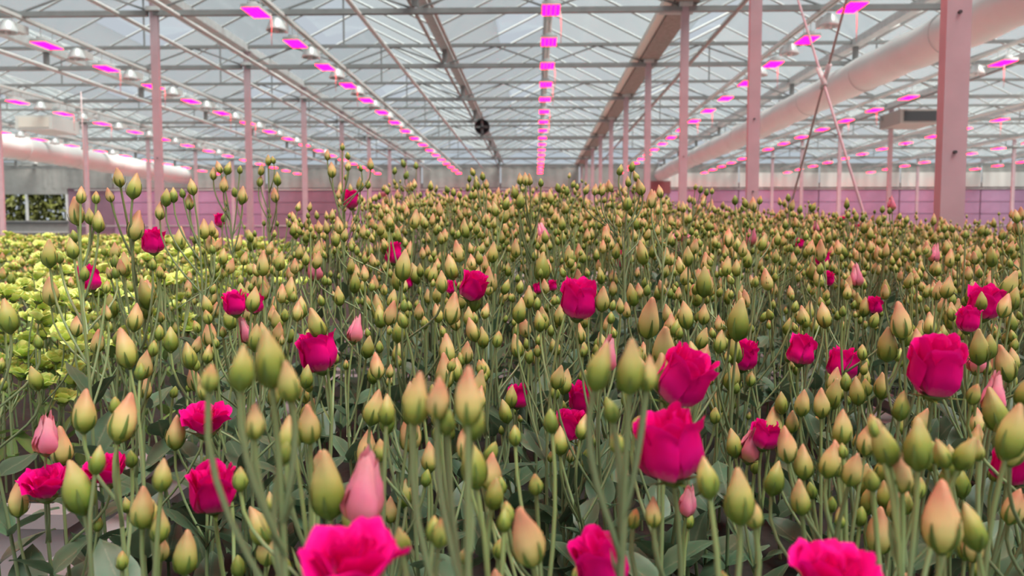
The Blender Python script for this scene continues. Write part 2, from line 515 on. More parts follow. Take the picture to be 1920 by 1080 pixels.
def build_far_wall():
    zt = GUT_Z
    root = empty('wall_back', (0, FAR, 0))
    tag(root, 'pink-lit panelled end wall of the greenhouse under grey curtain and glass gables', kind='structure')
    row = 0.62
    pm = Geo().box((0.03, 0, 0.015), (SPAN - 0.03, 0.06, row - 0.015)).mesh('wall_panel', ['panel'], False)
    pd = Geo().box((0.03, 0, 0.015), (SPAN - 0.03, 0.06, row - 0.015)).mesh('wall_panel', ['panel_dark'], False)
    backing = Geo().box((-25.0, 0.07, 0), (XR, 0.12, 4.1)).mesh('wall_backing', ['panel_dark'], False)
    obj('backing', backing, root)
    for i in range(-6, 6):
        x = GUT0 + SPAN * (i)
        if i == -6:
            x0 = x
        for k in range(6):
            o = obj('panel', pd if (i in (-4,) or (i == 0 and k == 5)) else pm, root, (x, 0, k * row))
    lm = Geo().box((-24.6, -0.03, 0), (XR, 0.0, 0.05)).mesh('wall_rail', ['strip'], False)
    for z in (1.85, 3.75):
        obj('rail', lm, root, (0, 0, z))
    # grey curtain above the panels, then two white strips
    cm = Geo().grid(lambda u, v: ((u * (SPAN - 0.06) + 0.03, 0.012 * math.sin(u * 50), 3.86 + v * (zt - 3.86 - 0.19)), 0.5), 40, 1).mesh('curtain', ['curtain'])
    cw = Geo().grid(lambda u, v: ((u * (SPAN - 0.06) + 0.03, 0.012 * math.sin(u * 50), 3.86 + v * 0.75), 0.5), 40, 1).mesh('curtain', ['strip'])
    for i in range(-7, 6):
        obj('curtain', cm, root, (GUT0 + SPAN * i, 0, 0))
        if i >= 1:
            obj('curtain', cw, root, (GUT0 + SPAN * i, -0.06, 0))
    sm = Geo().box((0.12, -0.05, 0), (SPAN - 0.12, 0.0, 0.27)).mesh('gable_strip', ['strip'], False)
    # gables: glass with bright clear trapezoid windows, grey frames
    for i in SPANS:
        x = RIDGE0 + SPAN * i
        for z in (zt - 0.16, zt + 0.17):
            w = Geo().box((-SPAN / 2 + 0.15, -0.05, z), (SPAN / 2 - 0.15, 0.0, z + 0.25))
            obj('strip_window', w.mesh('strip_window', ['clear'], False), root, (x, 0, 0))
        for (xa, xb) in ((-1.10, -0.56), (-0.53, 0.0), (0.03, 0.53), (0.56, 1.10)):
            g = Geo()
            top = lambda q: zt + 0.47 + min(0.30, 0.55 * (1.12 - abs(q)))
            pts = [(xa, zt + 0.46), (xb, zt + 0.46), (xb, top(xb)), (xa, top(xa))]
            g.v = [(p, -0.02, z) for p, z in pts] + [(p, 0.0, z) for p, z in pts]
            g.t = [0.5] * 8
            g.f = [(0, 1, 2, 3), (7, 6, 5, 4), (0, 4, 5, 1), (1, 5, 6, 2), (2, 6, 7, 3), (3, 7, 4, 0)]; g.m = [0] * 6
            obj('gable_pane', g.mesh('gable_pane', ['clear'], False), root, (x, 0, 0))
    for z in (zt - 0.19, zt + 0.145, zt + 0.44):
        obj('gable_rail', Geo().box((XL, -0.06, z - 0.02), (XR, 0.02, z + 0.02)).mesh('gable_rail', ['chord'], False), root)


build_far_wall()

# window at the far end of the yellow-green crop, with a hedge outdoors
wd = empty('window_1', (0, FAR, 0))
tag(wd, 'open strip window low in the end wall showing a dark gap and a sunlit hedge', kind='structure')
obj('window_sill', Geo().box((XL, 0, 0.0), (-25.02, 0.1, 2.15)).mesh('window_sill', ['curtain'], False), wd)
obj('window_head', Geo().box((XL, 0, 3.55), (-25.02, 0.1, GUT_Z)).mesh('window_head', ['curtain'], False), wd)
for xx in (-29.6, -27.3, -25.1):
    obj('mullion', Geo().box((xx, -0.03, 2.15), (xx + 0.09, 0.1, 3.55)).mesh('mullion', ['galv'], False), wd)
for zz in (0.5, 1.0, 1.5, 2.0):
    obj('rail', Geo().box((XL, -0.06, zz), (-25.02, 0.0, zz + 0.07)).mesh('sill_rail', ['strip' if zz < 1.6 else 'dark'], False), wd)

rngh = random.Random(4)
hg = Geo()
for k in range(5000):
    c = Vector((rngh.uniform(-33, -24), FAR + 3 + rngh.uniform(-0.5, 0.5), rngh.uniform(0.2, 4.6)))
    e = Euler((rngh.uniform(0, 6), rngh.uniform(0, 6), rngh.uniform(0, 6))).to_matrix()
    n = len(hg.v)
    for q in ((-0.2, 0, 0), (0, -0.1, 0.05), (0.2, 0, 0), (0, 0.1, 0.05)):
        hg.v.append(tuple(c + e @ Vector(q))); hg.t.append(0.5)
    hg.f.append((n, n + 1, n + 2, n + 3)); hg.m.append(0)
tag(obj('hedge', hg.mesh('hedge', ['hedge'], False)), 'olive green hedge seen through the far strip window', 'hedge')

for nm, x in (('wall_left', XL), ('wall_right', XR)):
    w = empty(nm, (x, 0, 0))
    tag(w, 'glazed side wall of the greenhouse', kind='structure')
    obj('plinth', Geo().box((-0.05, -9, 0), (0.05, FAR, 1.0)).mesh('plinth', ['strip'], False), w)
    for k in range(12):
        obj('pane', Geo().box((-0.01, -8.9 + k * 4.25, 1.02), (0.01, -8.9 + k * 4.25 + 4.15, GUT_Z - 0.1)).mesh('side_pane', ['gable'], False), w)


# ------------------------------------------------------------------ rails, pipes, lamps
def long_pipe(x, z, r, key, label):
    o = obj('ceiling_pipe', Geo().tube([(x, -8, z), (x, 12, z + 0.02), (x, FAR - 0.1, z)], r, 8).mesh('ceiling_pipe', [key]))
    tag(o, label, 'pipe')


RAIL_Z = LAMP_Z + 0.26
ROWS = {0: 'the centre row', -1: 'the first row left of centre', 1: 'the first row right of centre', -2: 'the second row left of centre',
        2: 'the second row right of centre', -3: 'the third row left of centre', 3: 'the third row right of centre', -4: 'the fourth row left of centre',
        4: 'the fourth row right of centre', -5: 'the fifth row left of centre', 5: 'the fifth row right of centre'}
rail_m = Geo().box((-0.045, -8, RAIL_Z), (-0.02, FAR - 0.3, RAIL_Z + 0.05)).box((0.02, -8, RAIL_Z), (0.045, FAR - 0.3, RAIL_Z + 0.05)).box((-0.02, -8, RAIL_Z + 0.035), (0.02, FAR - 0.3, RAIL_Z + 0.05)).mesh('lamp_rail', ['rail'], False)
for i in ROWS:
    o = obj('lamp_rail', rail_m, None, (RIDGE0 + SPAN * i, 0, 0))
    tag(o, 'pale steel rail carrying %s of grow lamps' % ROWS[i], 'rail', 'lamp rails')
for x, z, r, key, lab in ((-2.72, H0 + 3.36, 0.035, 'rail', 'pale heating pipe under the roof between centre row and its left neighbour'),
                          (-1.99, H0 + 3.62, 0.03, 'rust', 'brown pipe of a close pair below the thin gutter left of centre'),
                          (-1.66, H0 + 3.60, 0.03, 'rust', 'second brown pipe of the pair below the thin gutter, nearer the centre lamps'),
                          (3.05, H0 + 3.38, 0.03, 'rust', 'thin brown pipe running under the roof right of the folded screen'),
                          (-5.55, H0 + 3.36, 0.04, 'rail', 'pale roof pipe passing near the left row of posts'),
                          (-6.5, H0 + 3.40, 0.035, 'rail', 'pale roof pipe just outside the left row of posts'),
                          (-9.9, H0 + 3.36, 0.045, 'rail', 'pale roof pipe over the yellow-green crop'),
                          (6.9, H0 + 3.45, 0.03, 'chord', 'grey roof pipe running just beyond the white duct'),
                          (9.6, H0 + 3.40, 0.035, 'chord', 'grey roof pipe near the posts beyond the duct')):
    long_pipe(x, z, r, key, lab)


def build_lamps():
    hw, hl = 0.125, 0.27
    hous = Geo().box((-hw, -hl, 0.008), (hw, hl, 0.055)).box((-0.06, -hl * 0.7, 0.055), (0.06, hl * 0.7, 0.11)).mesh('lamp_housing', ['housing'], False)
    strips = []
    for k in range(4):
        x = -0.094 + k * 0.0627
        g = Geo().box((x - 0.024, -hl + 0.02, 0.0), (x + 0.024, hl - 0.02, 0.008))
        strips.append(g.mesh('led_strip', ['led'], False))
    g = Geo()
    for k in range(4):
        x = -0.094 + k * 0.0627
        g.box((x - 0.024, -hl + 0.02, 0.0), (x + 0.024, hl - 0.02, 0.008))
    joined = g.mesh('led_panel', ['led'], False)
    hang = Geo().tube([(0, -hl * 0.6, 0.1), (0, -hl * 0.6, RAIL_Z - LAMP_Z + 0.045)], 0.006, 5).tube([(0, hl * 0.6, 0.1), (0, hl * 0.6, RAIL_Z - LAMP_Z + 0.045)], 0.006, 5).mesh('hanger', ['rail'])
    cord = Geo().tube([(0.14, 0.2, 0.05), (0.15, 0.21, -0.1), (0.145, 0.2, -0.40)], 0.006, 5).mesh('pull_cord', ['cord'])
    # older reflector lamp between the LED lamps
    refl = Geo().lathe([(0.05, 0.14), (0.085, 0.11), (0.12, 0.04), (0.145, -0.02), (0.150, -0.05), (0.135, -0.05), (0.10, 0.03), (0.04, 0.08)], 14).mesh('reflector', ['bulb'])
    ball = Geo().box((-0.06, 0.16, 0.02), (0.06, 0.42, 0.14)).box((-0.02, -0.02, 0.12), (0.02, 0.20, 0.15)).mesh('ballast', ['white'], False)
    bulb = Geo().lathe([(0.018, 0.07), (0.035, 0.03), (0.045, -0.02), (0.035, -0.06), (0.01, -0.08)], 10).mesh('glass_bulb', ['bulb'])
    hk = Geo().tube([(0, 0.1, 0.13), (0, 0.1, RAIL_Z - LAMP_Z + 0.025)], 0.006, 5).mesh('hook', ['rail'])
    for i, rn in ROWS.items():
        x = RIDGE0 + SPAN * i
        seen = seen2 = 0
        for k in range(-7, 17):
            y = 11.34 + 1.84 * k
            px, py = project((x, y, LAMP_Z))
            if k >= 0 and not (-60 < px < 1980):
                if abs(i) > 3:
                    continue
            if k < 0 and abs(i) > 3:
                continue
            o = empty('grow_lamp', (x, y, LAMP_Z))
            vis = -20 < px < 1940 and -10 < py < 400 and y > 1
            if vis:
                lab = 'magenta grow lamp, %s from the near end of %s' % (ORD[seen], rn); seen += 1
            else:
                lab = 'magenta grow lamp hanging overhead, out of view'
            tag(o, lab, 'grow lamp', 'magenta grow lamps' if vis else 'grow lamps overhead')
            obj('housing', hous, o); obj('hanger', hang, o)
            if vis and y < 24:
                for s in strips:
                    obj('led_strip', s, o)
                if (k * 7 + i * 3) % 3 != 1:
                    obj('pull_cord', cord, o)
            else:
                obj('led_panel', joined, o)
            y2 = y + 0.86
            px, py = project((x, y2, LAMP_Z))
            if -20 < px < 1940 and -5 < py < 400 and y2 < 31 and i != 0 and (i < 0 or y2 < 16):
                o = empty('reflector_lamp', (x, y2, LAMP_Z + 0.02))
                tag(o, 'unlit white reflector lamp, %s from the near end of %s' % (ORD[seen2], rn), 'lamp', 'white reflector lamps'); seen2 += 1
                obj('reflector', refl, o); obj('ballast', ball, o); obj('glass_bulb', bulb, o); obj('hook', hk, o)


build_lamps()


def build_duct(x, z, r, y0, y1, label, seam=3.1):
    o = empty('air_duct', (x, y0, z))
    tag(o, label, 'air duct')
    pts, rad = [], []
    n = int((y1 - y0) / 0.5)
    rg = random.Random(int(x * 10))
    for k in range(n + 1):
        yy = (y1 - y0) * k / n
        pts.append((0, yy, -0.03 * math.sin(yy * 2 * PI / seam) ** 2 + 0.03 * math.sin(yy * 0.35)))
        rad.append(r * (1 + rg.uniform(-0.012, 0.012)))
    obj('duct_sleeve', Geo().tube(pts, rad, 28).mesh('duct_sleeve', ['duct']), o)
    k = 0
    while k * seam < y1 - y0:
        g = Geo()
        g.tube([(0, k * seam - 0.02, 0), (0, k * seam + 0.02, 0)], r * 1.035, 28)
        obj('duct_ring', g.mesh('duct_ring', ['duct']), o)
        obj('hanging_wire', Geo().tube([(0, k * seam, r), (0, k * seam, H0 + 3.40 - z)], 0.004, 4).mesh('hanging_wire', ['chord']), o)
        k += 1
    return o


build_duct(6.28, H0 + 3.06, 0.325, -6, FAR - 1.2, 'big white polythene air duct sloping across the right of the roof')
build_duct(-18.0, H0 + 3.02, 0.42, 6, FAR - 1.5, 'white air duct low at the far left behind the lamp rows')
o = empty('duct_fan_box', (6.28, FAR - 1.1, H0 + 2.1))
tag(o, 'dark red fan box at the far end of the white duct', 'fan box')
obj('box_body', Geo().box((-0.55, 0, 0), (0.55, 0.7, 0.62)).mesh('box_body', ['redbrown'], False), o)
obj('box_leg', Geo().box((-0.5, 0.1, -3.4), (-0.4, 0.2, 0)).mesh('box_leg', ['chord'], False), o)
obj('box_leg', Geo().box((0.4, 0.1, -3.4), (0.5, 0.2, 0)).mesh('box_leg', ['chord'], False), o)
for (px, py, d, key, lab) in ((98, 237, 24.0, 'white', 'white box-shaped air unit on the post above the yellow-green crop'), (1698, 226, 24.2, 'rust', 'brown-grey box-shaped air unit on a post beside the nearest big post')):
    p = at(px, py, d)
    o = empty('air_unit', p)
    tag(o, lab, 'air unit')
    obj('unit_body', Geo().box((-0.55, -0.9, -0.2), (0.55, 0.5, 0.2)).mesh('unit_body', [key], False), o)
    obj('unit_grille', Geo().box((-0.45, -0.92, -0.14), (0.45, -0.9, 0.14)).mesh('unit_grille', ['cream' if key == 'white' else 'dark'], False), o)
    for sx in (-0.4, 0.4):
        obj('unit_hanger', Geo().tube([(sx, 0, 0.2), (sx, 0, H0 + 3.40 - p.z)], 0.015, 5).mesh('unit_hanger', ['chord']), o)
p = at(904, 238, 22)
o = empty('circulation_fan', p)
tag(o, 'small dark round fan hanging left of the centre lamp row', 'fan')
obj('fan_ring', Geo().lathe([(0.20, -0.10), (0.21, -0.05), (0.21, 0.05), (0.20, 0.10), (0.19, 0.05), (0.19, -0.05)], 18).mesh('fan_ring', ['dark']), o, None, Matrix.Rotation(PI / 2, 4, 'X'))
for k in range(4):
    obj('fan_blade', Geo().box((0.03, -0.01, -0.035), (0.18, 0.01, 0.035)).mesh('fan_blade', ['chord'], False), o, None, Matrix.Rotation(k * PI / 2, 4, 'Y') @ Matrix.Rotation(0.5, 4, 'X'))
obj('fan_hub', Geo().tube([(0, -0.06, 0), (0, 0.08, 0)], 0.05, 10).mesh('fan_hub', ['dark']), o)
obj('fan_hanger', Geo().tube([(0, 0, 0.2), (0, 0, H0 + 3.40 - p.z)], 0.012, 5).mesh('fan_hanger', ['chord']), o)

p = at(158, 350, 19.0)
o = obj('hanging_cable', Geo().tube([(0, 0, 0), (0.01, 0, 1.0), (0, 0, H0 + 3.40 - p.z)], 0.012, 5).mesh('hanging_cable', ['cord']), None, p)
tag(o, 'thin reddish cable hanging from the roof left of the pink left post', 'cable')

# ------------------------------------------------------------------ benches, trays
SOIL = H0 - 0.52
RIM = SOIL + 0.025


def bench(x0, x1, y0, y1, label):
    o = empty('growing_bench', ((x0 + x1) / 2, (y0 + y1) / 2, 0))
    hx, hy = (x1 - x0) / 2, (y1 - y0) / 2
    tag(o, label, 'bench')
    obj('bench_top', Geo().box((-hx, -hy, SOIL - 0.17), (hx, hy, SOIL - 0.135)).mesh('bench_top', ['bench'], False), o)
    for sx in (-hx + 0.1, hx - 0.15):
        for sy in (-hy + 0.1, hy - 0.15):
            obj('leg', Geo().box((sx, sy, 0), (sx + 0.05, sy + 0.05, SOIL - 0.17)).mesh('bench_leg', ['bench'], False), o)


def tray(x0, x1, y0, y1, label, group):
    o = empty('planting_tray', ((x0 + x1) / 2, (y0 + y1) / 2, SOIL - 0.135))
    hx, hy = (x1 - x0) / 2, (y1 - y0) / 2
    tag(o, label, 'tray', group)
    zt, zs = RIM - (SOIL - 0.135), 0.135
    w = 0.03
    g = Geo().box((-hx, -hy, 0), (hx, -hy + w, zt)).box((-hx, hy - w, 0), (hx, hy, zt)).box((-hx, -hy + w, 0), (-hx + w, hy - w, zt)).box((hx - w, -hy + w, 0), (hx, hy - w, zt)).box((-hx + w, -hy + w, 0), (hx - w, hy - w, 0.02))
    obj('tray_wall', g.mesh('tray_wall', ['tray'], False), o)
    l = 0.014
    g = Geo().box((-hx - l, -hy - l, zt - 0.02), (hx + l, -hy + w + l, zt + 0.006)).box((-hx - l, hy - w - l, zt - 0.02), (hx + l, hy + l, zt + 0.006))
    g.box((-hx - l, -hy + w + l, zt - 0.02), (-hx + w + l, hy - w - l, zt + 0.006)).box((hx - w - l, -hy + w + l, zt - 0.02), (hx + l, hy - w - l, zt + 0.006))
    obj('rim', g.mesh('tray_rim', ['tray'], False), o)
    rg = random.Random(int(x0 * 100 + y0 * 7))
    nx, ny = max(4, int(hx * 40)), max(4, int(hy * 40))
    obj('soil', Geo().grid(lambda u, v: ((-hx + w + u * (2 * hx - 2 * w), -hy + w + v * (2 * hy - 2 * w), zs + rg.uniform(-0.008, 0.008)), 0.5), min(nx, 50), min(ny, 50)).mesh('tray_soil', ['soil']), o)


bench(-0.76, 4.9, 0.12, 6.3, 'aluminium bench carrying the trays of pink-budded lisianthus')
bench(-6.9, -0.80, 1.30, 38.0, 'long aluminium bench carrying the yellow-green flowering crop')
for a, b, nm in ((0.15, 2.75, 'front'), (2.85, 4.45, 'middle'), (4.55, 6.2, 'rear')):
    for c, e, nn in ((-0.72, 0.95, 'beside the yellow-green crop'), (1.05, 2.85, 'in the middle of the bench'), (2.95, 4.8, 'at the outer side of the bench')):
        if c * FPX / b > 1100:
            continue
        tray(c, e, a, b, 'grey planting tray of the %s tray row, %s' % (nm, nn), 'grey planting trays')
tray(-6.85, -0.835, 1.36, 9.0, 'grey-mauve planting tray whose rim shows at the bottom left under buds', 'crop trays')
tray(-6.85, -0.835, 9.1, 37.9, 'long grey tray of yellow-green crop reaching toward the far window', 'crop trays')

# ------------------------------------------------------------------ plant organs
LIB = {}


def bud_geo(kind, var, lod=0):
    rg = random.Random(hash((kind, var)) % 1000 if False else {'B': 11, 'b': 23, 's': 37}[kind] + var)
    if kind == 'B':
        L = 1.95 + 0.15 * var % 0.3
        prof = [(0.10, 0), (0.30, .06), (0.44, .16), (0.50, .30), (0.47, .46), (0.385, .62), (0.27, .76), (0.17, .88), (0.10, .965), (0.03, 1.0)]
    elif kind == 'b':
        L = 1.90
        prof = [(0.10, 0), (0.30, .07), (0.45, .19), (0.50, .33), (0.46, .50), (0.36, .66), (0.23, .80), (0.12, .92), (0.02, 1.0)]
    else:
        L = 1.65
        prof = [(0.12, 0), (0.34, .10), (0.48, .28), (0.49, .45), (0.40, .64), (0.25, .82), (0.10, .95), (0.02, 1.0)]
    g = Geo()
    tw, ph, bend = rg.uniform(2.2, 3.6) * rg.choice((-1, 1)), rg.uniform(0, 6), rg.uniform(0.0, 0.10)
    if lod:
        prof = [prof[0], prof[2], prof[3], prof[5], prof[-1]]
    tv = [z for r, z in prof]
    seg = 6 if lod else 15
    g.lathe([(r, z * L) for r, z in prof], seg, 0,
            (lambda a, t: 1 + (0.0 if lod else 0.115 * min(1, t * 1.6)) * math.sin(3 * a + tw * t * 2.4 + ph)),
            (lambda t: (bend * t * t, 0)), tv)
    return g, L, prof, seg


def sepal_geo(g, prof, L, n=5, lod=0, reach=0.55, mi=0, seed=0):
    rg = random.Random(seed)

    def rad(z):
        for (r0, z0), (r1, z1) in zip(prof, prof[1:]):
            if z0 <= z <= z1:
                return r0 + (r1 - r0) * (z - z0) / (z1 - z0)
        return prof[-1][0]
    for k in range(n):
        a = 2 * PI * k / n + rg.uniform(-0.2, 0.2)
        rc = reach * rg.uniform(0.8, 1.25)
        flare = rg.uniform(0.02, 0.16)
        st = [0.0, 0.5, 1.0] if lod else [0.0, 0.2, 0.45, 0.75, 1.0]

        def fn(u, v):
            s = v
            z = s * rc
            w = (0.105 * (1 - s) ** 0.7 + 0.012) * (1.3 if lod else 1)
            r = rad(z) * 1.05 + 0.02 + flare * max(0, s - 0.55) ** 1.3
            aa = a + (u - 0.5) * 2 * w / max(0.25, r)
            rr = r + (0.03 if abs(u - 0.5) < 0.1 else 0)
            return (rr * math.cos(aa), rr * math.sin(aa), z * L), s
        g.grid(fn, 1 if lod else 2, 2 if lod else 5, mi)
    return g


for kind in 'Bbs':
    for var in range(3):
        g, L, prof, seg = bud_geo(kind, var)
        LIB[kind, var] = (g.mesh('bud_petals', ['green_bud' if kind == 's' else 'bud'], True, var * 0.31), L)
        s = sepal_geo(Geo(), prof, L, 5, 0, 0.62 if kind == 's' else 0.48, 0, var * 5 + ord(kind))
        s.lathe([(0.06, -0.08), (0.14, -0.02), (0.20, 0.04)], 8, 0)
        LIB[kind + 'c', var] = s.mesh('calyx', ['sepal'], True, var * 0.2)
        both = Geo(); both.v, both.f, both.m, both.t = list(g.v), list(g.f), list(g.m), list(g.t)
        sepal_geo(both, prof, L, 4, 1, 0.6 if kind == 's' else 0.48, 1, var * 5 + ord(kind))
        LIB[kind + 'j', var] = both.mesh('bud', ['green_bud' if kind == 's' else 'bud', 'sepal'], True, var * 0.31)
        lo, L2, prof2, _ = bud_geo(kind, var, 1)
        lo.m = [{'s': 1}.get(kind, 0)] * len(lo.m)
        sepal_geo(lo, prof, L, 3, 1, 0.6 if kind == 's' else 0.46, 2, var)
        LIB[kind + 'L', var] = lo


def petal(phi0, hw, R, H, prof, spiral=0.08, flare=0.0, ruff=0.05, seed=0, nu=7, nv=8, z0=0.0, lean=0.0):
    rg = random.Random(seed)
    p1, p2, notch = rg.uniform(0, 6), rg.uniform(0, 6), rg.uniform(0.0, 0.05)

    def interp(v):
        for (va, ra), (vb, rb) in zip(prof, prof[1:]):
            if va <= v <= vb:
                q = (v - va) / (vb - va)
                q = q * q * (3 - 2 * q)
                return ra + (rb - ra) * q
        return prof[-1][1]

    def fn(u, v):
        uu = u * 2 - 1
        width = hw * (0.55 + 0.62 * v - 0.28 * v * v)
        a = phi0 + uu * width
        edge = 1 - 0.30 * abs(uu) ** 2.6 - notch * math.cos(uu * 3 + p1)
        hv = v * edge
        r = R * interp(v) * (1 + spiral * uu) + lean * v * v
        r += flare * max(0, v - 0.72) ** 1.5 * (1 + 0.5 * math.cos(uu * 2.5 + p2)) * 3
        r += ruff * v ** 3 * math.sin(uu * 5.5 + p1) * 0.6
        z = z0 + H * hv - flare * max(0, v - 0.8) * 0.8 + ruff * v ** 4 * math.sin(uu * 7 + p2) * 0.5
        return (r * math.cos(a), r * math.sin(a), z), v
    return Geo().grid(fn, nu, nv)


CUP = [(0, 0.18), (0.13, 0.38), (0.36, 0.50), (0.68, 0.48), (0.88, 0.43), (1, 0.46)]
OPEN = [(0, 0.12), (0.2, 0.30), (0.5, 0.50), (0.78, 0.60), (1, 0.74)]
TUBE = [(0, 0.20), (0.12, 0.42), (0.35, 0.50), (0.7, 0.42), (0.9, 0.38), (1, 0.42)]
HALF = [(0, 0.18), (0.14, 0.42), (0.34, 0.50), (0.60, 0.42), (0.82, 0.28), (1, 0.20)]


def flower_lib(name, key, layers, H, var, nu=7, nv=8):
    rg = random.Random(var * 17 + len(name) + sum(map(ord, name)))
    out, k = [], 0
    for (n, hw, R, hh, prof, flare, spiral, z0) in layers:
        ph = rg.uniform(0, 6)
        for i in range(n):
            g = petal(ph + 2 * PI * i / n + rg.uniform(-0.12, 0.12), hw * rg.uniform(0.92, 1.08), R * rg.uniform(0.96, 1.04), H * hh * rg.uniform(0.92, 1.05), prof, spiral, flare * rg.uniform(0.3, 1.6), 0.05, rg.randrange(9999), nu, nv, z0)
            out.append(g)
    meshes = [g.mesh('petal', [key], True, rg.random()) for g in out]
    cal = Geo().lathe([(0.05, -0.16), (0.10, -0.13), (0.19, -0.06), (0.25, 0.03)], 10, 0)
    for i in range(5):
        a0 = 2 * PI * i / 5
        fl = rg.uniform(0.0, 0.5)

        def fn(u, v):
            w = 0.07 * (1 - v) + 0.006
            r = 0.17 + v * (0.30 + fl * 0.35)
            z = -0.04 + v * (0.20 - fl * 0.3)
            aa = a0 + (u - 0.5) * 2 * w / max(r, 0.1)
            return (r * math.cos(aa), r * math.sin(aa), z), v
        cal.grid(fn, 2, 4)
    LIB[name, var] = (meshes, cal.mesh('calyx', ['sepal'], True, rg.random()), H)


for v in range(4):
    flower_lib('F', 'magenta', [(4, 0.98, 1.0, 1.0, CUP, 0.14, 0.10, 0), (4, 0.90, 0.86, 1.05, CUP, 0.12, 0.12, 0.02), (3, 1.0, 0.64, 1.08, CUP, 0.10, 0.16, 0.03), (2, 1.3, 0.38, 1.05, CUP, 0.05, 0.2, 0.04)], (1.10, 0.96, 1.02, 1.14)[v], v)
for v in range(3):
    flower_lib('O', 'magenta', [(5, 0.78, 0.70, 0.95, OPEN, 0.16, 0.08, 0), (5, 0.74, 0.60, 1.05, OPEN, 0.12, 0.10, 0.02), (4, 0.8, 0.48, 1.1, CUP, 0.15, 0.12, 0.04), (3, 0.95, 0.30, 1.05, CUP, 0.1, 0.15, 0.05)], 0.66, v)
for v in range(2):
    flower_lib('T', 'magenta', [(4, 0.95, 1.0, 1.0, TUBE, 0.14, 0.10, 0), (3, 1.0, 0.78, 1.03, TUBE, 0.10, 0.14, 0.02), (3, 1.0, 0.5, 1.02, TUBE, 0.05, 0.2, 0.03)], 1.18, v)
for v in range(3):
    flower_lib('P', 'rosy', [(3, 1.15, 1.0, 1.0, HALF, 0.05, 0.16, 0), (3, 1.1, 0.80, 1.06, HALF, 0.03, 0.2, 0.03), (2, 1.4, 0.52, 1.08, HALF, 0.0, 0.25, 0.05)], 1.62, v)
for v in range(3):
    flower_lib('Y', 'lime', [(5, 0.72, 0.72, 0.9, OPEN, 0.35, 0.08, 0), (4, 0.8, 0.55, 1.0, OPEN, 0.2, 0.12, 0.02), (3, 0.95, 0.40, 1.05, CUP, 0.15, 0.16, 0.04)], 0.62, v, 4, 4)
    ms = Geo()
    rg = random.Random(v)
    for n, R, hh in ((5, 0.74, 0.9), (4, 0.52, 1.0), (3, 0.34, 1.05)):
        ph = rg.uniform(0, 6)
        for i in range(n):
            p_ = petal(ph + 2 * PI * i / n, 0.78, R, 0.62 * hh, OPEN, 0.1, 0.3, 0.08, rg.randrange(999), 3, 3)
            b0 = len(ms.v)
            ms.v += p_.v; ms.t += p_.t; ms.f += [tuple(b0 + q for q in f) for f in p_.f]; ms.m += [3] * len(p_.f)
    LIB['YL', v] = ms
FLOW_W = {'F': 1.17, 'O': 1.16, 'T': 1.08, 'P': 1.0, 'Y': 1.1}


def leaf_geo(var, lod=0, narrow=1.0):
    rg = random.Random(70 + var)
    fold, curl, tw = rg.uniform(0.15, 0.4), rg.uniform(0.1, 0.55), rg.uniform(-0.3, 0.3)

    def fn(u, v):
        uu = u * 2 - 1
        w = 0.265 * narrow * (math.sin(PI * min(1, v ** 0.72)) ** 0.75 if 0 < v < 1 else 0.0) + (0.055 if v == 0 else 0.004)
        y = v
        ang = uu * tw * v
        x = uu * w
        z = abs(uu) * w * fold - curl * v * v * 0.5 + x * ang + 0.02 * math.sin(9 * v + uu * 2) * (0 if lod else 1)
        return (x, y * (1 - 0.12 * curl * v), z), min(1.0, abs(uu) * 1.0)
    g = Geo().grid(fn, 2 if lod else 4, 3 if lod else 6)
    return g


for v in range(4):
    LIB['leaf', v] = leaf_geo(v).mesh('leaf_blade', ['leaf'], True, v * 0.23)
    LIB['lleaf', v] = leaf_geo(v, 0, 0.6).mesh('lime_leaf_blade', ['lime_leaf'], True, v * 0.23)
    g = leaf_geo(v, 1); g.m = [4] * len(g.m)
    LIB['leafL', v] = g
    g = leaf_geo(v, 1, 0.6); g.m = [5] * len(g.m)
    LIB['lleafL', v] = g


def bez(a, b, c, d, n):
    out = []
    for i in range(n + 1):
        s = i / n
        out.append(a * (1 - s) ** 3 + b * 3 * s * (1 - s) ** 2 + c * 3 * s * s * (1 - s) + d * s ** 3)
    return out


UP = Vector((0, 0, 1))


def head_matrix(pos, up, size, spin):
    q = UP.rotation_difference(up.normalized()).to_matrix().to_4x4()
    return Matrix.Translation(pos) @ q @ Matrix.Rotation(spin, 4, 'Z') @ Matrix.Diagonal((size, size, size, 1))


def length_of(kind):
    if kind in 'Bbs':
        return LIB[kind, 0][1]
    return LIB[kind, 0][2]


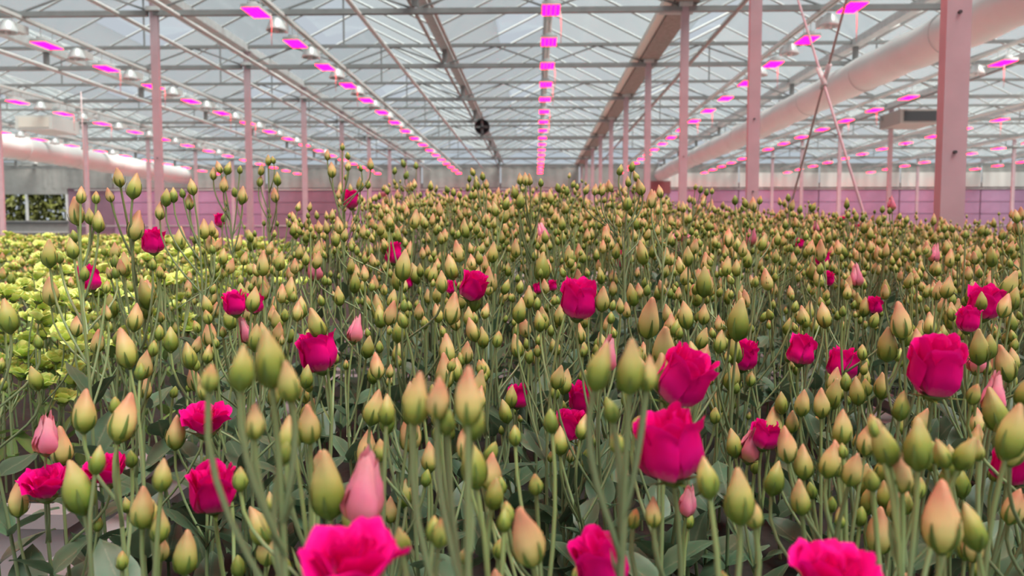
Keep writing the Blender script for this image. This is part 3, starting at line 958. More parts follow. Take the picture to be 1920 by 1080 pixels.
def plant_spec(rng, base, terms, n_leaf=6, leaf_len=0.075, seg=6, thick=1.0, low=0.06, high=0.62):
    """terms: (kind, centre, width, tilt or None). All coordinates are relative to the base."""
    terms = sorted(terms, key=lambda q: -q[1].z)
    heads, stem = [], Geo()
    rel = []
    for (kind, c, w, up) in terms:
        c = c - base
        if up is None:
            up = Vector((rng.gauss(0, 0.16), rng.gauss(0, 0.16), 1)).normalized()
        size = w / (FLOW_W.get(kind, 1.0))
        foot = c - up * (length_of(kind) * size * 0.5)
        rel.append((kind, foot, up, size))
    lead = rel[0]
    Ht = lead[1].z
    k1 = Vector((lead[1].x * 0.25 + rng.gauss(0, 0.006), lead[1].y * 0.25 + rng.gauss(0, 0.006), Ht * 0.45))
    main = bez(Vector((0, 0, -0.01)), k1, lead[1] - lead[2] * Ht * 0.28, lead[1], 10 if seg > 4 else 5)
    r0, r1 = 0.0025 * thick, 0.00145 * thick
    stem.tube(main, [r0 + (r1 - r0) * (i / (len(main) - 1)) for i in range(len(main))], seg, 0, False)

    def on_main(z):
        for a, b in zip(main, main[1:]):
            if a.z <= z <= b.z:
                s = (z - a.z) / max(1e-6, b.z - a.z)
                return a + (b - a) * s
        return main[-1]
    for j, (kind, foot, up, size) in enumerate(rel):
        heads.append((kind, head_matrix(foot, up, size, rng.uniform(0, 6.28)), rng.randrange(12)))
        if j == 0:
            continue
        drop = rng.uniform(0.06, 0.16)
        hd = math.hypot(foot.x - main[-1].x, foot.y - main[-1].y)
        zb = min(foot.z - max(0.02, min(drop, hd * 2.6 + 0.04)), Ht * 0.93)
        zb = max(zb, Ht * 0.22)
        s0 = on_main(zb)
        ln = (foot - s0).length
        out = Vector((foot.x - s0.x, foot.y - s0.y, 0))
        br = bez(s0, s0 + out * 0.45 + UP * ln * 0.25, foot - up * ln * 0.38, foot, 6 if seg > 4 else 3)
        rb = 0.0016 * thick
        stem.tube(br, [rb] * (len(br) - 1) + [rb * 0.95], max(3, seg - 1), 0, False)
        # small bract in the fork
        bl = rng.uniform(0.010, 0.022)
        o2 = (out.normalized() if out.length > 1e-4 else Vector((1, 0, 0)))
        sd = Vector((-o2.y, o2.x, 0)) * bl * 0.16
        n = len(stem.v)
        for p in (s0 - sd, s0 + sd, s0 + o2 * bl * 0.5 + UP * bl * 0.8 + sd * 0.7, s0 + o2 * bl * 0.5 + UP * bl * 0.8 - sd * 0.7, s0 + o2 * bl * 0.7 + UP * bl * 1.4):
            stem.v.append(tuple(p)); stem.t.append(0.6)
        stem.f += [(n, n + 1, n + 2, n + 3), (n + 3, n + 2, n + 4)]; stem.m += [0, 0]
    leaves = []
    az = rng.uniform(0, 6.28)
    n_node = max(1, (n_leaf + 1) // 2)
    cnt = 0
    for q in range(n_node):
        f = low + (high - low) * (q + rng.uniform(0.1, 0.7)) / n_node
        p = on_main(Ht * f)
        az += PI / 2 + rng.uniform(-0.4, 0.4)
        for sgn in (0, PI):
            if cnt >= n_leaf:
                break
            cnt += 1
            ln = leaf_len * (1.15 - 0.65 * f) * rng.uniform(0.75, 1.2)
            el = rng.uniform(0.45, 1.15)
            mt = Matrix.Translation(p) @ Matrix.Rotation(az + sgn, 4, 'Z') @ Matrix.Rotation(el, 4, 'X') @ Matrix.Rotation(rng.uniform(-0.4, 0.4), 4, 'Y') @ Matrix.Diagonal((ln, ln, ln, 1))
            leaves.append((mt, rng.randrange(4)))
    return dict(base=base, stem=stem, heads=heads, leaves=leaves)


def realise(spec, name, label, cat, group, fine=True, leafkey='leaf', stemkey='stem', rnd=0.0):
    root = empty(name, spec['base'])
    tag(root, label, cat, group)
    obj('stem', spec['stem'].mesh('stem', [stemkey], True, rnd), root)
    for mt, v in spec['leaves']:
        obj('leaf', LIB[leafkey, v], root, None, mt)
    for kind, mt, v in spec['heads']:
        if kind in 'Bbs':
            v %= 3
            if fine:
                b = obj('bud', LIB[kind, v][0], root, None, mt)
                obj('calyx', LIB[kind + 'c', v], b)
            else:
                obj('bud', LIB[kind + 'j', v], root, None, mt)
        else:
            v %= {'F': 4, 'O': 3, 'T': 2, 'P': 3, 'Y': 3}[kind]
            meshes, cal, H = LIB[kind, v]
            fo = bpy.data.objects.new({'P': 'half_open_flower'}.get(kind, 'flower'), None)
            fo.empty_display_size = 0.01
            C.objects.link(fo); fo.parent = root; fo.matrix_basis = mt
            for me in meshes:
                obj('petal', me, fo)
            obj('calyx', cal, fo)
    return root


class Mass:
    """plants beyond the ones built singly, gathered into one object"""
    def __init__(self):
        self.v, self.f, self.m, self.t, self.r, self.n = [], [], [], [], [], 0

    def add(self, g, mtx, rnd, mi=None):
        v, f, m, t = g.arrays()
        a = np.array(mtx, dtype=np.float32)
        self.v.append(v @ a[:3, :3].T + a[:3, 3])
        self.f.append(f + self.n)
        self.m.append(m if mi is None else np.full(len(m), mi, dtype=np.int32))
        self.t.append(t)
        self.r.append(np.full(len(v), rnd, dtype=np.float32))
        self.n += len(v)

    def plant(self, spec, rng, lime=False):
        bm = Matrix.Translation(spec['base'])
        self.add(spec['stem'], bm, rng.random(), 6)
        for mt, v in spec['leaves']:
            self.add(LIB['lleafL' if lime else 'leafL', v], bm @ mt, rng.random())
        for kind, mt, v in spec['heads']:
            if kind in 'Bbs':
                self.add(LIB[kind + 'L', v % 3], bm @ mt, rng.random())
            else:
                self.add(LIB['YL', v % 3], bm @ mt, rng.random(), {'Y': 3, 'P': 8}.get(kind, 7))

    def build(self, name):
        v = np.concatenate(self.v); f = np.concatenate(self.f); m = np.concatenate(self.m)
        me = bpy.data.meshes.new(name)
        me.vertices.add(len(v)); me.vertices.foreach_set('co', v.ravel())
        me.loops.add(len(f) * 3); me.loops.foreach_set('vertex_index', f.ravel())
        me.polygons.add(len(f))
        me.polygons.foreach_set('loop_start', np.arange(0, len(f) * 3, 3, dtype=np.int32))
        me.polygons.foreach_set('loop_total', np.full(len(f), 3, dtype=np.int32))
        for k in ('bud', 'green_bud', 'sepal', 'lime', 'leaf', 'lime_leaf', 'stem', 'magenta', 'rosy'):
            me.materials.append(M[k])
        me.polygons.foreach_set('material_index', m)
        me.polygons.foreach_set('use_smooth', np.ones(len(f), dtype=bool))
        me.update(calc_edges=True)
        a = me.attributes.new('t', 'FLOAT', 'POINT'); a.data.foreach_set('value', np.concatenate(self.t))
        a = me.attributes.new('rnd', 'FLOAT', 'POINT'); a.data.foreach_set('value', np.concatenate(self.r))
        return obj(name, me)


# ------------------------------------------------------------------ the lisianthus that the photograph lets one pick out
# (distance ahead, label, heads: (kind, x, y, width in px)); B b s = large, middling, small green bud; F O T = magenta cup, wide open, narrow; P = rosy half open
HERO = [
    (0.55, 'lisianthus with the large upright magenta bloom above the lower middle buds', [('F', 1255, 838, 132), ('b', 1225, 960, 30)]),
    (0.72, 'lisianthus with the big round magenta bloom toward the right edge', [('F', 1755, 692, 106), ('b', 1690, 760, 30)]),
    (0.70, 'lisianthus with a magenta bloom leaning over behind a pale bud', [('F', 1280, 712, 104), ('B', 1243, 700, 40)]),
    (1.00, 'lisianthus with a single rounded magenta bloom just above picture centre', [('F', 1085, 563, 72), ('b', 1130, 560, 26)]),
    (0.95, 'lisianthus with a ruffled magenta bloom below a tall yellow bud', [('F', 596, 660, 78), ('B', 593, 606, 32)]),
    (1.30, 'lisianthus with a narrow upright magenta bloom at the yellow-green crop edge', [('T', 166, 520, 44), ('b', 95, 545, 30)]),
    (1.50, 'lisianthus with a dark magenta bloom against the yellow-green crop', [('F', 287, 453, 46), ('b', 215, 470, 18)]),
    (1.02, 'lisianthus with a magenta bloom split by stems in front of it', [('F', 440, 568, 48), ('T', 478, 568, 34), ('P', 458, 620, 28)]),
    (1.85, 'lisianthus with a small magenta bloom cupped by a leaf', [('T', 737, 474, 36), ('b', 722, 462, 17)]),
    (1.35, 'lisianthus with a magenta bloom leaning right beside two tan buds', [('F', 888, 538, 54), ('b', 845, 500, 26), ('b', 890, 560, 26)]),
    (2.20, 'lisianthus with the highest small magenta bloom against the pink wall', [('F', 657, 375, 33), ('s', 690, 345, 11)]),
    (2.40, 'lisianthus with a small dark magenta bloom among tall buds', [('T', 412, 412, 22), ('s', 440, 360, 12)]),
    (2.20, 'lisianthus with a small squarish magenta bloom beside a dark green leaf', [('T', 1167, 485, 28), ('b', 1140, 450, 18)]),
    (1.20, 'lisianthus with a squat magenta bloom between two yellowish buds', [('T', 1503, 655, 50), ('b', 1545, 590, 26)]),
    (1.15, 'lisianthus with a cup-shaped magenta bloom behind two thin stems', [('F', 1580, 683, 58), ('b', 1575, 725, 24)]),
    (1.25, 'lisianthus with a magenta bloom above a cluster of green buds', [('F', 1395, 668, 54), ('s', 1380, 705, 18), ('s', 1408, 710, 18)]),
    (1.05, 'lisianthus with the higher of two touching magenta blooms', [('F', 1848, 566, 66), ('b', 1900, 560, 24)]),
    (1.02, 'lisianthus with the lower of two touching magenta blooms behind dark stems', [('F', 1815, 600, 46), ('b', 1840, 565, 20)]),
    (1.25, 'lisianthus with a small closed-cup magenta bloom on a bare stalk', [('T', 970, 742, 40)]),
    (1.10, 'lisianthus with a half hidden magenta bloom behind blurred buds', [('F', 1092, 748, 56), ('b', 1060, 715, 26)]),
    (1.00, 'lisianthus with a deep red-magenta bloom low beside grey leaves', [('F', 1070, 795, 62)]),
    (0.37, 'lisianthus with the widest magenta bloom, cut by the bottom edge, lower left of centre', [('O', 660, 1062, 195)]),
    (0.50, 'lisianthus with a dark magenta bloom at the bottom edge, lower middle', [('F', 1128, 1062, 112)]),
    (0.42, 'lisianthus with a broad magenta bloom cut by the bottom edge, lower right', [('O', 1565, 1085, 165)]),
    (0.80, 'lisianthus with spread magenta petals above the grey tray rim', [('O', 85, 910, 92), ('P', 88, 815, 46), ('B', 35, 935, 36)]),
    (0.84, 'lisianthus with an open magenta bloom behind a plump green bud', [('O', 200, 885, 84), ('B', 116, 835, 40)]),
    (0.66, 'lisianthus with a bright pink half-hidden bloom behind thick stems', [('F', 398, 915, 98)]),
    (0.90, 'lisianthus with a magenta bloom hidden behind blurred green buds', [('O', 385, 790, 92), ('b', 330, 810, 36)]),
    (0.75, 'lisianthus with a dark magenta bloom at the right picture edge', [('F', 1895, 875, 70)]),
    (2.10, 'lisianthus with the upper of two small magenta blooms in the far right crowd', [('F', 1542, 484, 30), ('b', 1580, 470, 16)]),
    (1.90, 'lisianthus with the lower of two small magenta blooms in the far right crowd', [('F', 1552, 523, 27), ('b', 1535, 545, 18)]),
    (1.60, 'lisianthus with a small magenta bloom behind a green bud', [('T', 1640, 572, 28), ('b', 1622, 575, 20)]),
    (2.30, 'lisianthus with a tiny magenta bloom among tan buds in the far right crowd', [('T', 1500, 456, 16), ('b', 1480, 440, 15)]),
    (1.70, 'lisianthus with a sliver of magenta bloom beside a tan bud', [('T', 766, 530, 18), ('b', 778, 512, 22)]),
    (1.50, 'lisianthus with two narrow magenta blooms flanking a pale tall bud', [('T', 1008, 540, 18), ('T', 1036, 535, 18), ('B', 1016, 500, 29)]),
    (1.45, 'lisianthus with a small magenta bloom peeking left of a larger one', [('T', 846, 538, 22)]),
    (1.90, 'lisianthus with a tiny coral bloom beside tall yellow-green stalks', [('P', 212, 512, 13), ('s', 195, 470, 12)]),
    (0.50, 'lisianthus with the big rosy half-open bloom in the lower middle', [('P', 685, 920, 82)]),
    (1.15, 'lisianthus with a pale rosy half-open bloom above mid-left leaves', [('P', 667, 618, 30), ('b', 690, 650, 24)]),
    (0.85, 'lisianthus with a rosy bloom half hidden by two tan buds', [('P', 1412, 830, 46), ('F', 1435, 815, 56), ('B', 1448, 800, 40), ('b', 1375, 830, 30)]),
    (0.95, 'lisianthus with a coral half-open bloom below the touching magenta blooms', [('P', 1835, 672, 34), ('B', 1885, 680, 36), ('b', 1855, 650, 26)]),
    (0.80, 'lisianthus with a pink pointed bloom at the right below a tan bud', [('P', 1865, 738, 42)]),
    (1.80, 'lisianthus with a pale pink bloom in the far right crowd', [('P', 1605, 517, 24), ('b', 1590, 535, 20)]),
    (2.10, 'lisianthus with a rosy bud-like bloom among tan buds right of centre', [('P', 1408, 442, 22), ('b', 1366, 445, 20)]),
    (2.10, 'lisianthus with a rosy half-open bloom just right of the centre lamps', [('P', 1016, 436, 22), ('s', 995, 430, 12)]),
    (0.72, 'lisianthus with a drooping pale rosy bloom under the large upright magenta bloom', [('P', 1290, 940, 36)]),
    (1.70, 'lisianthus with a round coral bloom under tan buds left of centre', [('P', 588, 505, 27), ('b', 596, 470, 20)]),
    (0.95, 'lisianthus with a rosy bloom half hidden behind blurred foreground buds', [('P', 1138, 665, 38)]),
    (2.60, 'lisianthus with a round pink bloom held above the crowd beside a far post', [('P', 1672, 382, 15), ('s', 1655, 392, 9), ('s', 1700, 410, 9), ('s', 1668, 395, 8)]),
    (2.40, 'lisianthus with a narrow pink bloom low against the big post row', [('P', 1530, 425, 12), ('s', 1490, 420, 12)]),
    (2.00, 'lisianthus with a coral bloom low in the far right crowd', [('P', 1752, 475, 20), ('b', 1775, 465, 16)]),
    # budded stalks
    (0.40, 'blurred foreground lisianthus stalk whose buds rise highest left of centre', [('B', 505, 672, 60), ('b', 452, 690, 46), ('s', 394, 708, 34), ('B', 540, 715, 44), ('b', 478, 790, 38)]),
    (0.41, 'blurred foreground lisianthus stalk with four crowded buds left of the lower middle', [('B', 782, 750, 50), ('b', 822, 745, 44), ('B', 878, 745, 52), ('b', 890, 785, 44), ('s', 838, 790, 34)]),
    (0.42, 'blurred foreground lisianthus stalk with three buds in front of a leaning magenta bloom', [('B', 1125, 690, 46), ('B', 1182, 690, 50), ('b', 1215, 700, 36), ('s', 1145, 770, 30)]),
    (0.46, 'lisianthus stalk with one large peach bud at the bottom, lower middle', [('B', 985, 1005, 64)]),
    (0.46, 'lisianthus stalk with one plump yellow bud at the lower right', [('B', 1768, 968, 70)]),
    (0.68, 'lisianthus stalk with two plump yellow buds over the magenta petals at left', [('B', 233, 782, 50), ('B', 158, 770, 44), ('s', 215, 760, 22)]),
    (0.60, 'lisianthus stalk with a plump tan bud in front of spread magenta petals', [('B', 145, 912, 56), ('b', 183, 862, 30), ('b', 275, 955, 40)]),
    (0.50, 'lisianthus stalk with a round olive bud beside the big rosy bloom', [('B', 614, 912, 66)]),
    (0.58, 'lisianthus stalk with a tapered bud and drooping smaller buds, lower left', [('B', 268, 950, 44), ('b', 305, 890, 34), ('b', 300, 985, 36)]),
    (0.52, 'lisianthus stalk with a long yellow bud above a small lower pair, lower middle', [('B', 886, 870, 48), ('b', 928, 925, 36), ('s', 945, 975, 28)]),
    (0.48, 'lisianthus stalk with a tan bud bending right of the big magenta bloom', [('B', 1385, 930, 56), ('b', 1325, 895, 42), ('b', 1410, 960, 36)]),
    (0.50, 'blurred lisianthus stalk with a crowd of yellow buds at the lower right', [('B', 1655, 830, 48), ('B', 1722, 832, 50), ('b', 1690, 885, 42), ('b', 1765, 850, 32), ('b', 1812, 850, 38), ('s', 1640, 800, 30)]),
    (0.60, 'lisianthus stalk with a cream bud and a pale green bud, lower right', [('B', 1500, 932, 36), ('b', 1600, 880, 36)]),
    (0.62, 'lisianthus stalk with a pale twisted bud beside a small green one', [('B', 1557, 862, 36), ('s', 1580, 845, 18)]),
    (0.52, 'lisianthus stalk with a tall peach bud at the right edge', [('B', 1898, 812, 52)]),
    (0.85, 'lisianthus stalk with three upright tan buds in a row right of centre', [('b', 1465, 755, 24), ('b', 1505, 755, 28), ('b', 1540, 755, 30), ('b', 1485, 790, 24)]),
    (0.85, 'lisianthus stalk with a fat peach bud above the leaning magenta bloom', [('B', 1245, 650, 46), ('b', 1300, 665, 28)]),
    (0.95, 'lisianthus stalk with a fat yellow bud above a peach one right of centre', [('B', 1218, 598, 40), ('b', 1285, 590, 28)]),
    (0.95, 'lisianthus stalk with a long cream bud hooked at its tip', [('B', 1385, 598, 42), ('b', 1350, 640, 24)]),
    (1.20, 'lisianthus stalk with a tall tan bud on a straight stem right of centre', [('B', 1320, 528, 30), ('b', 1290, 480, 20)]),
    (0.85, 'lisianthus stalk with two overlapping fat buds left of the big round bloom', [('B', 1665, 645, 36), ('B', 1688, 600, 36), ('b', 1720, 640, 26)]),
    (0.62, 'lisianthus stalk with two olive buds one above the other, bottom left', [('b', 485, 985, 42), ('B', 505, 1018, 44)]),
    (0.60, 'lisianthus stalk with a peach bud near the bottom left edge', [('B', 350, 1035, 46)]),
    (0.55, 'lisianthus stalk with twin buds high beside the blurred group left of centre', [('b', 540, 815, 40), ('B', 580, 795, 42)]),
    (0.80, 'lisianthus stalk with a drooping cream bud above dark leaves at left', [('B', 235, 655, 38)]),
    (0.90, 'lisianthus stalk with a single pointed yellow bud over the grey leaves left of centre', [('b', 707, 685, 27), ('s', 755, 600, 20)]),
    (0.62, 'lisianthus stalk with an upright green bud left of the crowded blurred buds', [('b', 725, 768, 32)]),
    (1.02, 'tall lisianthus stalk with a big bud standing highest against the far window', [('B', 252, 348, 26), ('B', 255, 422, 30), ('b', 222, 332, 20), ('b', 205, 365, 15)]),
    (0.98, 'tall lisianthus stalk with a big pale bud at left, above the yellow-green crop', [('B', 143, 395, 28), ('b', 152, 365, 18), ('b', 185, 415, 22), ('b', 168, 405, 17), ('s', 180, 370, 15)]),
    (0.95, 'tall lisianthus stalk with a lone bud at the left over the yellow-green crop', [('B', 92, 475, 28), ('b', 135, 465, 22)]),
    (1.35, 'tall lisianthus stalk with clustered buds right of the pink left post', [('b', 312, 370, 18), ('b', 325, 365, 16), ('b', 300, 395, 18), ('s', 342, 362, 11), ('b', 355, 378, 16), ('b', 360, 350, 17)]),
    (1.70, 'tall lisianthus stalk with many buds in front of the mauve wall', [('b', 400, 325, 13), ('b', 410, 313, 13), ('b', 428, 315, 14), ('s', 450, 318, 10), ('b', 420, 345, 16), ('b', 455, 365, 18)]),
    (2.00, 'tall lisianthus stalk with small buds just right of the mauve wall', [('b', 490, 318, 12), ('b', 503, 300, 11), ('s', 512, 300, 9), ('b', 520, 335, 14), ('b', 515, 365, 15), ('s', 488, 340, 12)]),
    (1.90, 'tallest lisianthus stalk, its top buds reaching the lamp row left of centre', [('s', 642, 275, 9), ('b', 614, 290, 11), ('b', 622, 318, 16), ('s', 652, 292, 9), ('b', 653, 310, 11), ('b', 695, 307, 12), ('s', 676, 315, 8), ('b', 675, 345, 14)]),
    (3.00, 'tall blurred lisianthus stalk with a loose head left of the centre lamps', [('s', 756, 306, 10), ('s', 780, 310, 9), ('s', 740, 320, 9), ('s', 762, 328, 10)]),
    (2.20, 'tall lisianthus stalk with a dense head left of the centre lamps', [('s', 886, 322, 10), ('b', 893, 345, 13), ('s', 905, 330, 10), ('b', 912, 345, 10), ('s', 880, 335, 8), ('s', 883, 366, 10)]),
    (2.40, 'lisianthus stalk with a flat head of small buds against the pink wall', [('s', 838, 355, 9), ('s', 850, 360, 10), ('s', 862, 365, 9), ('s', 872, 372, 9)]),
    (1.70, 'tall lisianthus stalk with a dense head just below the centre lamps', [('b', 975, 335, 12), ('b', 985, 335, 13), ('b', 993, 336, 12), ('b', 976, 375, 17), ('s', 1014, 342, 10), ('b', 965, 360, 14)]),
    (2.20, 'lisianthus stalk with two small bud tufts right of the centre lamps', [('s', 1046, 352, 11), ('s', 1063, 358, 11), ('s', 1075, 345, 9), ('s', 1082, 350, 8)]),
    (1.90, 'lisianthus stalk with four upright buds before the far pink posts', [('b', 1100, 355, 11), ('b', 1116, 355, 12), ('b', 1130, 355, 13), ('b', 1143, 348, 12)]),
    (1.60, 'tall lisianthus stalk with a green leaf and buds reaching the right lamp row', [('b', 1163, 318, 12), ('s', 1185, 312, 12), ('b', 1200, 350, 17), ('b', 1192, 330, 12), ('B', 1177, 378, 17), ('b', 1178, 340, 11)]),
    (1.60, 'tall lisianthus stalk with an open-tipped yellow bud right of the tall leafy one', [('B', 1222, 372, 18), ('b', 1237, 358, 13)]),
    (2.60, 'lisianthus stalk with a small tuft between the two far right posts', [('s', 1304, 350, 7), ('s', 1314, 355, 9), ('s', 1325, 360, 9), ('s', 1335, 358, 8)]),
    (2.20, 'lisianthus stalk with a round tuft before the second big pink post', [('s', 1378, 375, 11), ('s', 1397, 380, 11), ('b', 1412, 382, 14), ('s', 1425, 375, 10)]),
    (2.40, 'lisianthus stalk with a dense tuft right of the second big pink post', [('s', 1478, 370, 9), ('b', 1485, 385, 12), ('s', 1525, 388, 11), ('s', 1500, 392, 10)]),
    (2.40, 'lisianthus stalk with small buds at the foot of the diagonal brace', [('s', 1590, 402, 9), ('s', 1605, 405, 10), ('s', 1618, 408, 9)]),
    (2.40, 'lisianthus stalk with open-spaced buds right of the brace foot', [('s', 1648, 412, 11), ('s', 1687, 405, 8), ('s', 1700, 412, 9)]),
    (1.70, 'lisianthus stalk with green buds rising at the far right edge', [('b', 1905, 405, 14), ('b', 1915, 400, 14), ('b', 1908, 425, 17), ('s', 1880, 440, 12)]),
    (2.40, 'lisianthus stalk with twin tufts right of the nearest big post', [('s', 1770, 428, 10), ('s', 1785, 428, 10), ('s', 1840, 432, 12), ('s', 1850, 435, 10)]),
]

rng = random.Random(7)
CZ = [(0.30, -0.20), (0.45, -0.165), (0.70, -0.150), (1.0, -0.108), (1.5, -0.050), (2.0, 0.020), (2.5, 0.085), (3.0, 0.130), (4.0, 0.160), (7.0, 0.20)]


def canopy(x, y):
    for (a, za), (b, zb) in zip(CZ, CZ[1:]):
        if a <= y <= b:
            z = za + (zb - za) * (y - a) / (b - a)
            break
    else:
        z = CZ[-1][1]
    px = 1005 + FPX * x / y
    k = max(0.0, min(1.0, (px - 1100) / 700))
    k2 = max(0.0, min(1.0, (500 - px) / 450))
    far = max(0.0, min(1.0, (y - 1.2) / 1.6))
    return H0 + z - far * (0.17 * k + 0.05 * k2)


taken, guard = [], []
n_red = 0
for (d, lab, heads) in HERO:
    terms = []
    for h in heads:
        k, px, py, w = h[:4]
        c = at(px, py, d + rng.uniform(-0.012, 0.012))
        up = None
        if k in 'FOT':
            up = Vector((rng.uniform(-0.22, 0.22), -0.12 + rng.uniform(-0.12, 0.12), 1)).normalized()
            if px in (1280, 888):
                up = Vector((0.45, -0.25, 1)).normalized()
        wm = w * d / FPX
        terms.append((k, c, wm, up))
        guard.append((px, py, w, d, k))
    lead = max(terms, key=lambda q: q[1].z)[1]
    # a few more small buds on the same stalk, lower than its picked-out heads
    low_z = min(t[1].z for t in terms)
    for _ in range(rng.randrange(3, 6) if d > 0.93 else rng.randrange(1, 3) if d > 0.6 else 1):
        c = Vector((lead.x + rng.gauss(0, 0.022), lead.y + 0.02 + abs(rng.gauss(0, 0.02)), low_z - rng.uniform(0.012, 0.075)))
        terms.append((rng.choice('sbs'), c, rng.uniform(0.008, 0.012), None))
    bx = lead.x * 0.6 + 0.4 * sum(t[1].x for t in terms) / len(terms) + rng.gauss(0, 0.006)
    by = sum(t[1].y for t in terms) / len(terms) + rng.gauss(0, 0.012)
    base = Vector((max(bx, -0.69), by, SOIL))
    sp = plant_spec(rng, base, terms, 6 if d > 0.7 else 4, 0.085, 7, 1.12 if d < 0.7 else 1.0)
    realise(sp, 'lisianthus_plant', lab, 'flower', 'picked-out lisianthus stalks', True, rnd=rng.random())
    taken.append((base.x, base.y))
    n_red += 1


def crowded(x, y, r):
    return any((x - a) ** 2 + (y - b) ** 2 < r * r for a, b in taken)


def random_terms(rng, x, y, top, n, kinds='Bbbbsss'):
    out = []
    cx, cy = x + rng.gauss(0, 0.02), y + rng.gauss(0, 0.02)
    for i in range(n):
        k = rng.choice(kinds)
        w = {'B': rng.uniform(0.018, 0.023), 'b': rng.uniform(0.014, 0.018), 's': rng.uniform(0.009, 0.0125)}[k]
        a, r = rng.uniform(0, 6.28), rng.uniform(0.008, 0.05)
        z = top - (0 if i == 0 else rng.uniform(0.0, 0.10) ** 1.0)
        out.append((k, Vector((cx + r * math.cos(a), cy + r * math.sin(a), z)), w, None))
    return out


def blocks_view(x, y, top):
    """would this stalk stand right in front of a picked-out bloom?"""
    if y > 1.6:
        return False
    px, py = project((x, y, top))
    reach, deep = 0.022 * FPX / y, 0.10 * FPX / y
    for (gx, gy, w, d, k) in guard:
        if d < y - 0.02 or w < 24:
            continue
        dx = abs(px - gx)
        if k in 'FOTP':
            if dx < w * 0.5 + reach and py < gy + w * 0.6 and py + deep > gy - w * 0.6:
                return True
            if dx < w * 0.28 and py < gy:
                return True
        elif k == 'B' and dx < w * 0.4 + reach * 0.5 and py < gy + w and py + deep > gy - w:
            return True
    return False


SHORT = ['large upright magenta bloom', 'big round magenta bloom', 'leaning bloom behind a pale bud', 'rounded bloom above picture centre', 'ruffled bloom below a yellow bud',
         'narrow magenta bloom by the crop', 'dark magenta bloom against the crop', 'magenta bloom split by stems', 'small bloom cupped by a leaf', 'bloom leaning beside two tan buds',
         'highest small magenta bloom', 'small dark bloom among tall buds', 'squarish bloom beside a green leaf', 'squat bloom between two buds', 'cup-shaped bloom behind two stems',
         'bloom above clustered green buds', 'higher of two touching blooms', 'lower of two touching blooms', 'closed-cup bloom on a bare stalk', 'half hidden bloom behind blurred buds',
         'deep red bloom beside grey leaves', 'widest bloom at the bottom edge', 'dark bloom at the bottom edge', 'broad bloom at the lower right', 'spread petals above the tray rim',
         'open bloom behind a plump bud', 'bright pink bloom behind thick stems', 'bloom hidden behind green buds', 'dark bloom at the picture edge', 'upper of two small far blooms',
         'lower of two small far blooms', 'small bloom behind a green bud', 'tiny bloom among far tan buds', 'bloom sliver beside a tan bud', 'two blooms flanking a tall bud',
         'small bloom left of a larger one', 'tiny coral bloom', 'big rosy half-open bloom', 'pale rosy bloom above grey leaves', 'rosy bloom behind two tan buds',
         'coral bloom below the touching blooms', 'pink pointed bloom at the right', 'pale pink far bloom', 'rosy bloom among far tan buds', 'rosy bloom by the centre lamps',
         'drooping pale rosy bloom', 'round coral bloom under tan buds', 'rosy bloom behind blurred buds', 'round pink bloom above the crowd', 'narrow pink far bloom', 'low coral far bloom']
NUM = {3: 'three', 4: 'four', 5: 'five', 6: 'six', 7: 'seven'}
near_mark = {}


def mark_of(px, py):
    """the picked-out bloom closest in the picture, and on which side of it"""
    best = min(range(len(SHORT)), key=lambda i: (HERO[i][2][0][1] - px) ** 2 + (HERO[i][2][0][2] - py) ** 2)
    dx, dy = px - HERO[best][2][0][1], py - HERO[best][2][0][2]
    if abs(dx) >= abs(dy):
        side = 'to the left of' if dx < 0 else 'to the right of'
    else:
        side = 'up behind' if dy < 0 else 'down in front of'
    return best, side, math.hypot(dx, dy)


cand = []
step = 0.088
yy = 0.50
while yy < 6.0:
    xx = -0.80
    while xx < 4.6:
        x, y = xx + rng.uniform(-0.5, 0.5) * step * 0.95, yy + rng.uniform(-0.5, 0.5) * step * 0.95
        xx += step * (0.80 if yy < 1.05 else 1.0 if y < 2.6 else 1.12)
        px = 1005 + FPX * x / y
        if -90 < px < 2010 and x > -0.69:
            cand.append((y, x))
    yy += step * (0.85 if yy < 1.05 else 1.0 if yy < 2.6 else 1.12)
cand.sort()
far_mass = Mass()
N_SINGLE = 300
for (y, x) in cand:
    top = canopy(x, y) + rng.gauss(0.0, 0.026 if y < 1.5 else 0.032)
    if y > 1.5 and rng.random() < 0.09:
        top += rng.uniform(0.02, 0.06)
    if y < 2.6 and crowded(x, y, 0.035):
        continue
    if blocks_view(x, y, top):
        continue
    if project((x, y, top))[0] < 130 and y < 0.92:
        continue
    base = Vector((x, y, SOIL))
    if n_red < N_SINGLE:
        sp = plant_spec(rng, base, random_terms(rng, x, y, top, rng.randrange(4, 7)), 4 if y > 1.3 else 5, 0.080, 6 if y < 1.2 else 5, high=0.66)
        o = realise(sp, 'lisianthus_plant', None, 'flower', 'lisianthus stalks in bud only', y < 1.25, rnd=rng.random())
        best, side, dist = mark_of(*project((x, y, top)))
        near_mark.setdefault((best, side), []).append((dist, o, len(sp['heads'])))
        n_red += 1
    else:
        if y > 5.2 and rng.random() < 0.3:
            continue
        sp = plant_spec(rng, base, random_terms(rng, x, y, top, rng.randrange(5, 8) if y < 4 else 5), 4, 0.08, 4 if y < 3.5 else 3, 1.0 if y < 3.5 else 1.1, high=0.8)
        if rng.random() < 0.012:
            sp['heads'][0] = (rng.choice('PF'), sp['heads'][0][1] @ Matrix.Diagonal((2.2, 2.2, 2.2, 1)), 0)
        far_mass.plant(sp, rng)
for (best, side), lst in near_mark.items():
    lst.sort(key=lambda q: q[0])
    for k, (dist, o, n) in enumerate(lst):
        o['label'] = '%s-budded lisianthus stalk, %s %s the %s' % (NUM[n], 'next' if k == 0 else ORD[k], side, SHORT[best])
fm = far_mass.build('lisianthus_field')
tag(fm, 'dense rear crowd of budded lisianthus filling the far part of the bed', 'flowers', None, 'stuff')


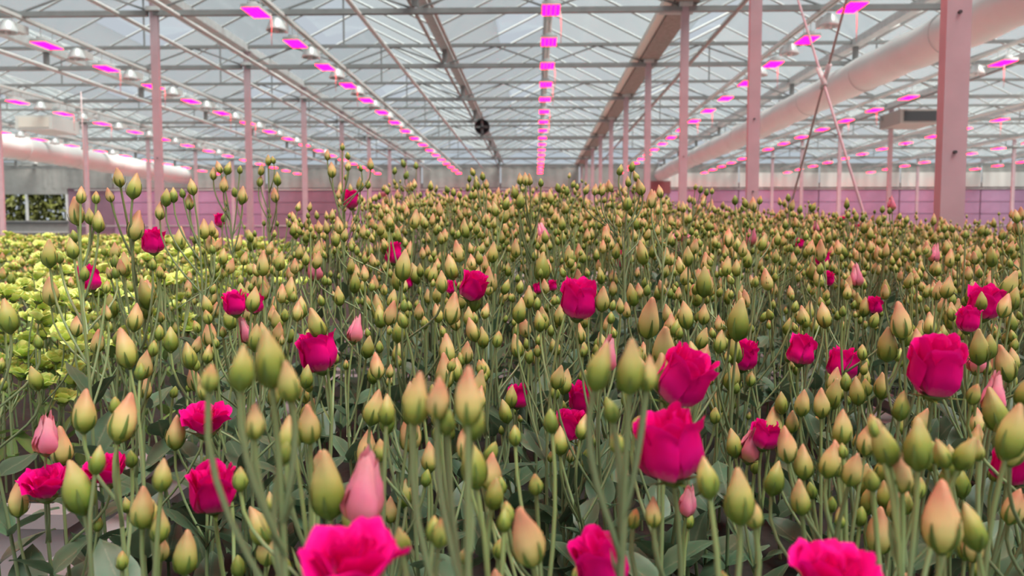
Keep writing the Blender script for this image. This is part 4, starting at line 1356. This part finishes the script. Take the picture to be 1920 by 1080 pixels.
# ------------------------------------------------------------------ the yellow-green crop in the next bed
def lime_terms(rng, x, y, top, n):
    out = []
    for i in range(n):
        a, r = rng.uniform(0, 6.28), rng.uniform(0.01, 0.06)
        z = top - (0 if i == 0 else rng.uniform(0.01, 0.09 if y > 2 else 0.17))
        c = Vector((x + r * math.cos(a), y + r * math.sin(a), z))
        if rng.random() < (0.66 if y < 2.0 else 0.5 if y < 2.8 else 0.36):
            out.append(('Y', c, rng.uniform(0.032, 0.048), Vector((rng.gauss(0, 0.22), rng.gauss(-0.1, 0.22), 1)).normalized()))
        else:
            out.append((rng.choice('bs'), c, rng.uniform(0.011, 0.017), None))
    return out


LZONES = [(2.0, 'pale yellow-green bloom stalk of the neighbouring crop, beside the grey tray rim'),
          (2.8, 'pale yellow-green bloom stalk of the neighbouring crop, behind the narrow magenta bloom'),
          (99, 'pale yellow-green bloom stalk of the neighbouring crop, toward the far window')]
cand = []
yy = 1.42
while yy < 36:
    st = 0.085 if yy < 2.0 else 0.115 if yy < 4 else 0.13 if yy < 8 else 0.2
    xx = -0.90
    while xx > -6.8:
        x, y = xx + rng.uniform(-0.5, 0.5) * st * 0.9, yy + rng.uniform(-0.5, 0.5) * st * 0.9
        xx -= st
        px = 1005 + FPX * x / y
        if -60 < px < (560 if y < 5 else 330):
            cand.append((y, x))
    yy += st
cand.sort()
lime_mass = Mass()
n_lime = 0
lime_mark = {}
for (y, x) in cand:
    top = H0 - (0.125 - 0.095 * min(1, max(0, (y - 1.4) / 3.0))) + rng.gauss(0, 0.014)
    if y > 1.5 and rng.random() < 0.03 and y < 4:
        top += 0.05
    base = Vector((min(x, -0.88), max(y, 1.41), SOIL))
    if n_lime < 250:
        sp = plant_spec(rng, base, lime_terms(rng, x, y, top, rng.randrange(4, 6) if y > 2 else 6), 4, 0.07, 5, high=0.8)
        z = next(q for lim, q in LZONES if y < lim)
        if y < 2.1:
            root = realise(sp, 'yellow_green_flower', z, 'flower', 'yellow-green bloom stalks', False, 'lleaf', rnd=rng.random())
        else:
            root = empty('yellow_green_flower', base); tag(root, z, 'flower', 'yellow-green bloom stalks')
            obj('stem', sp['stem'].mesh('stem', ['stem'], True, rng.random()), root)
            for mt, v in sp['leaves']:
                obj('leaf', LIB['lleaf', v], root, None, mt)
            for kind, mt, v in sp['heads']:
                if kind == 'Y':
                    if ('Yj', v % 3) not in LIB:
                        g = LIB['YL', v % 3]; q = Geo(); q.v, q.f, q.t = g.v, g.f, g.t; q.m = [0] * len(g.f)
                        LIB['Yj', v % 3] = q.mesh('bloom', ['lime'], True, v * 0.1)
                    obj('bloom', LIB['Yj', v % 3], root, None, mt)
                else:
                    obj('bud', LIB[kind + 'j', v % 3], root, None, mt)
        best, side, dist = mark_of(*project((x, y, top)))
        lime_mark.setdefault((best, side), []).append((dist, root))
        n_lime += 1
    else:
        sp = plant_spec(rng, base, lime_terms(rng, x, y, top, 5 if y < 8 else 3), 2, 0.07, 3, 1.2, high=0.85)
        if y > 8:
            sp['heads'] = [(k, m @ Matrix.Diagonal((1.15, 1.15, 1.15, 1)), v) for k, m, v in sp['heads']]
        lime_mass.plant(sp, rng, True)
for (best, side), lst in lime_mark.items():
    lst.sort(key=lambda q: q[0])
    for k, (dist, o) in enumerate(lst[:20]):
        o['label'] = 'yellow-green bloom stalk, %s %s the %s' % ('next' if k == 0 else ORD[k], side, SHORT[best])
lm = lime_mass.build('yellow_green_field')
tag(lm, 'far stretch of the yellow-green flowering crop running toward the end wall', 'flowers', None, 'stuff')
print('counts', n_red, n_lime, len(bpy.data.objects), far_mass.n, lime_mass.n)
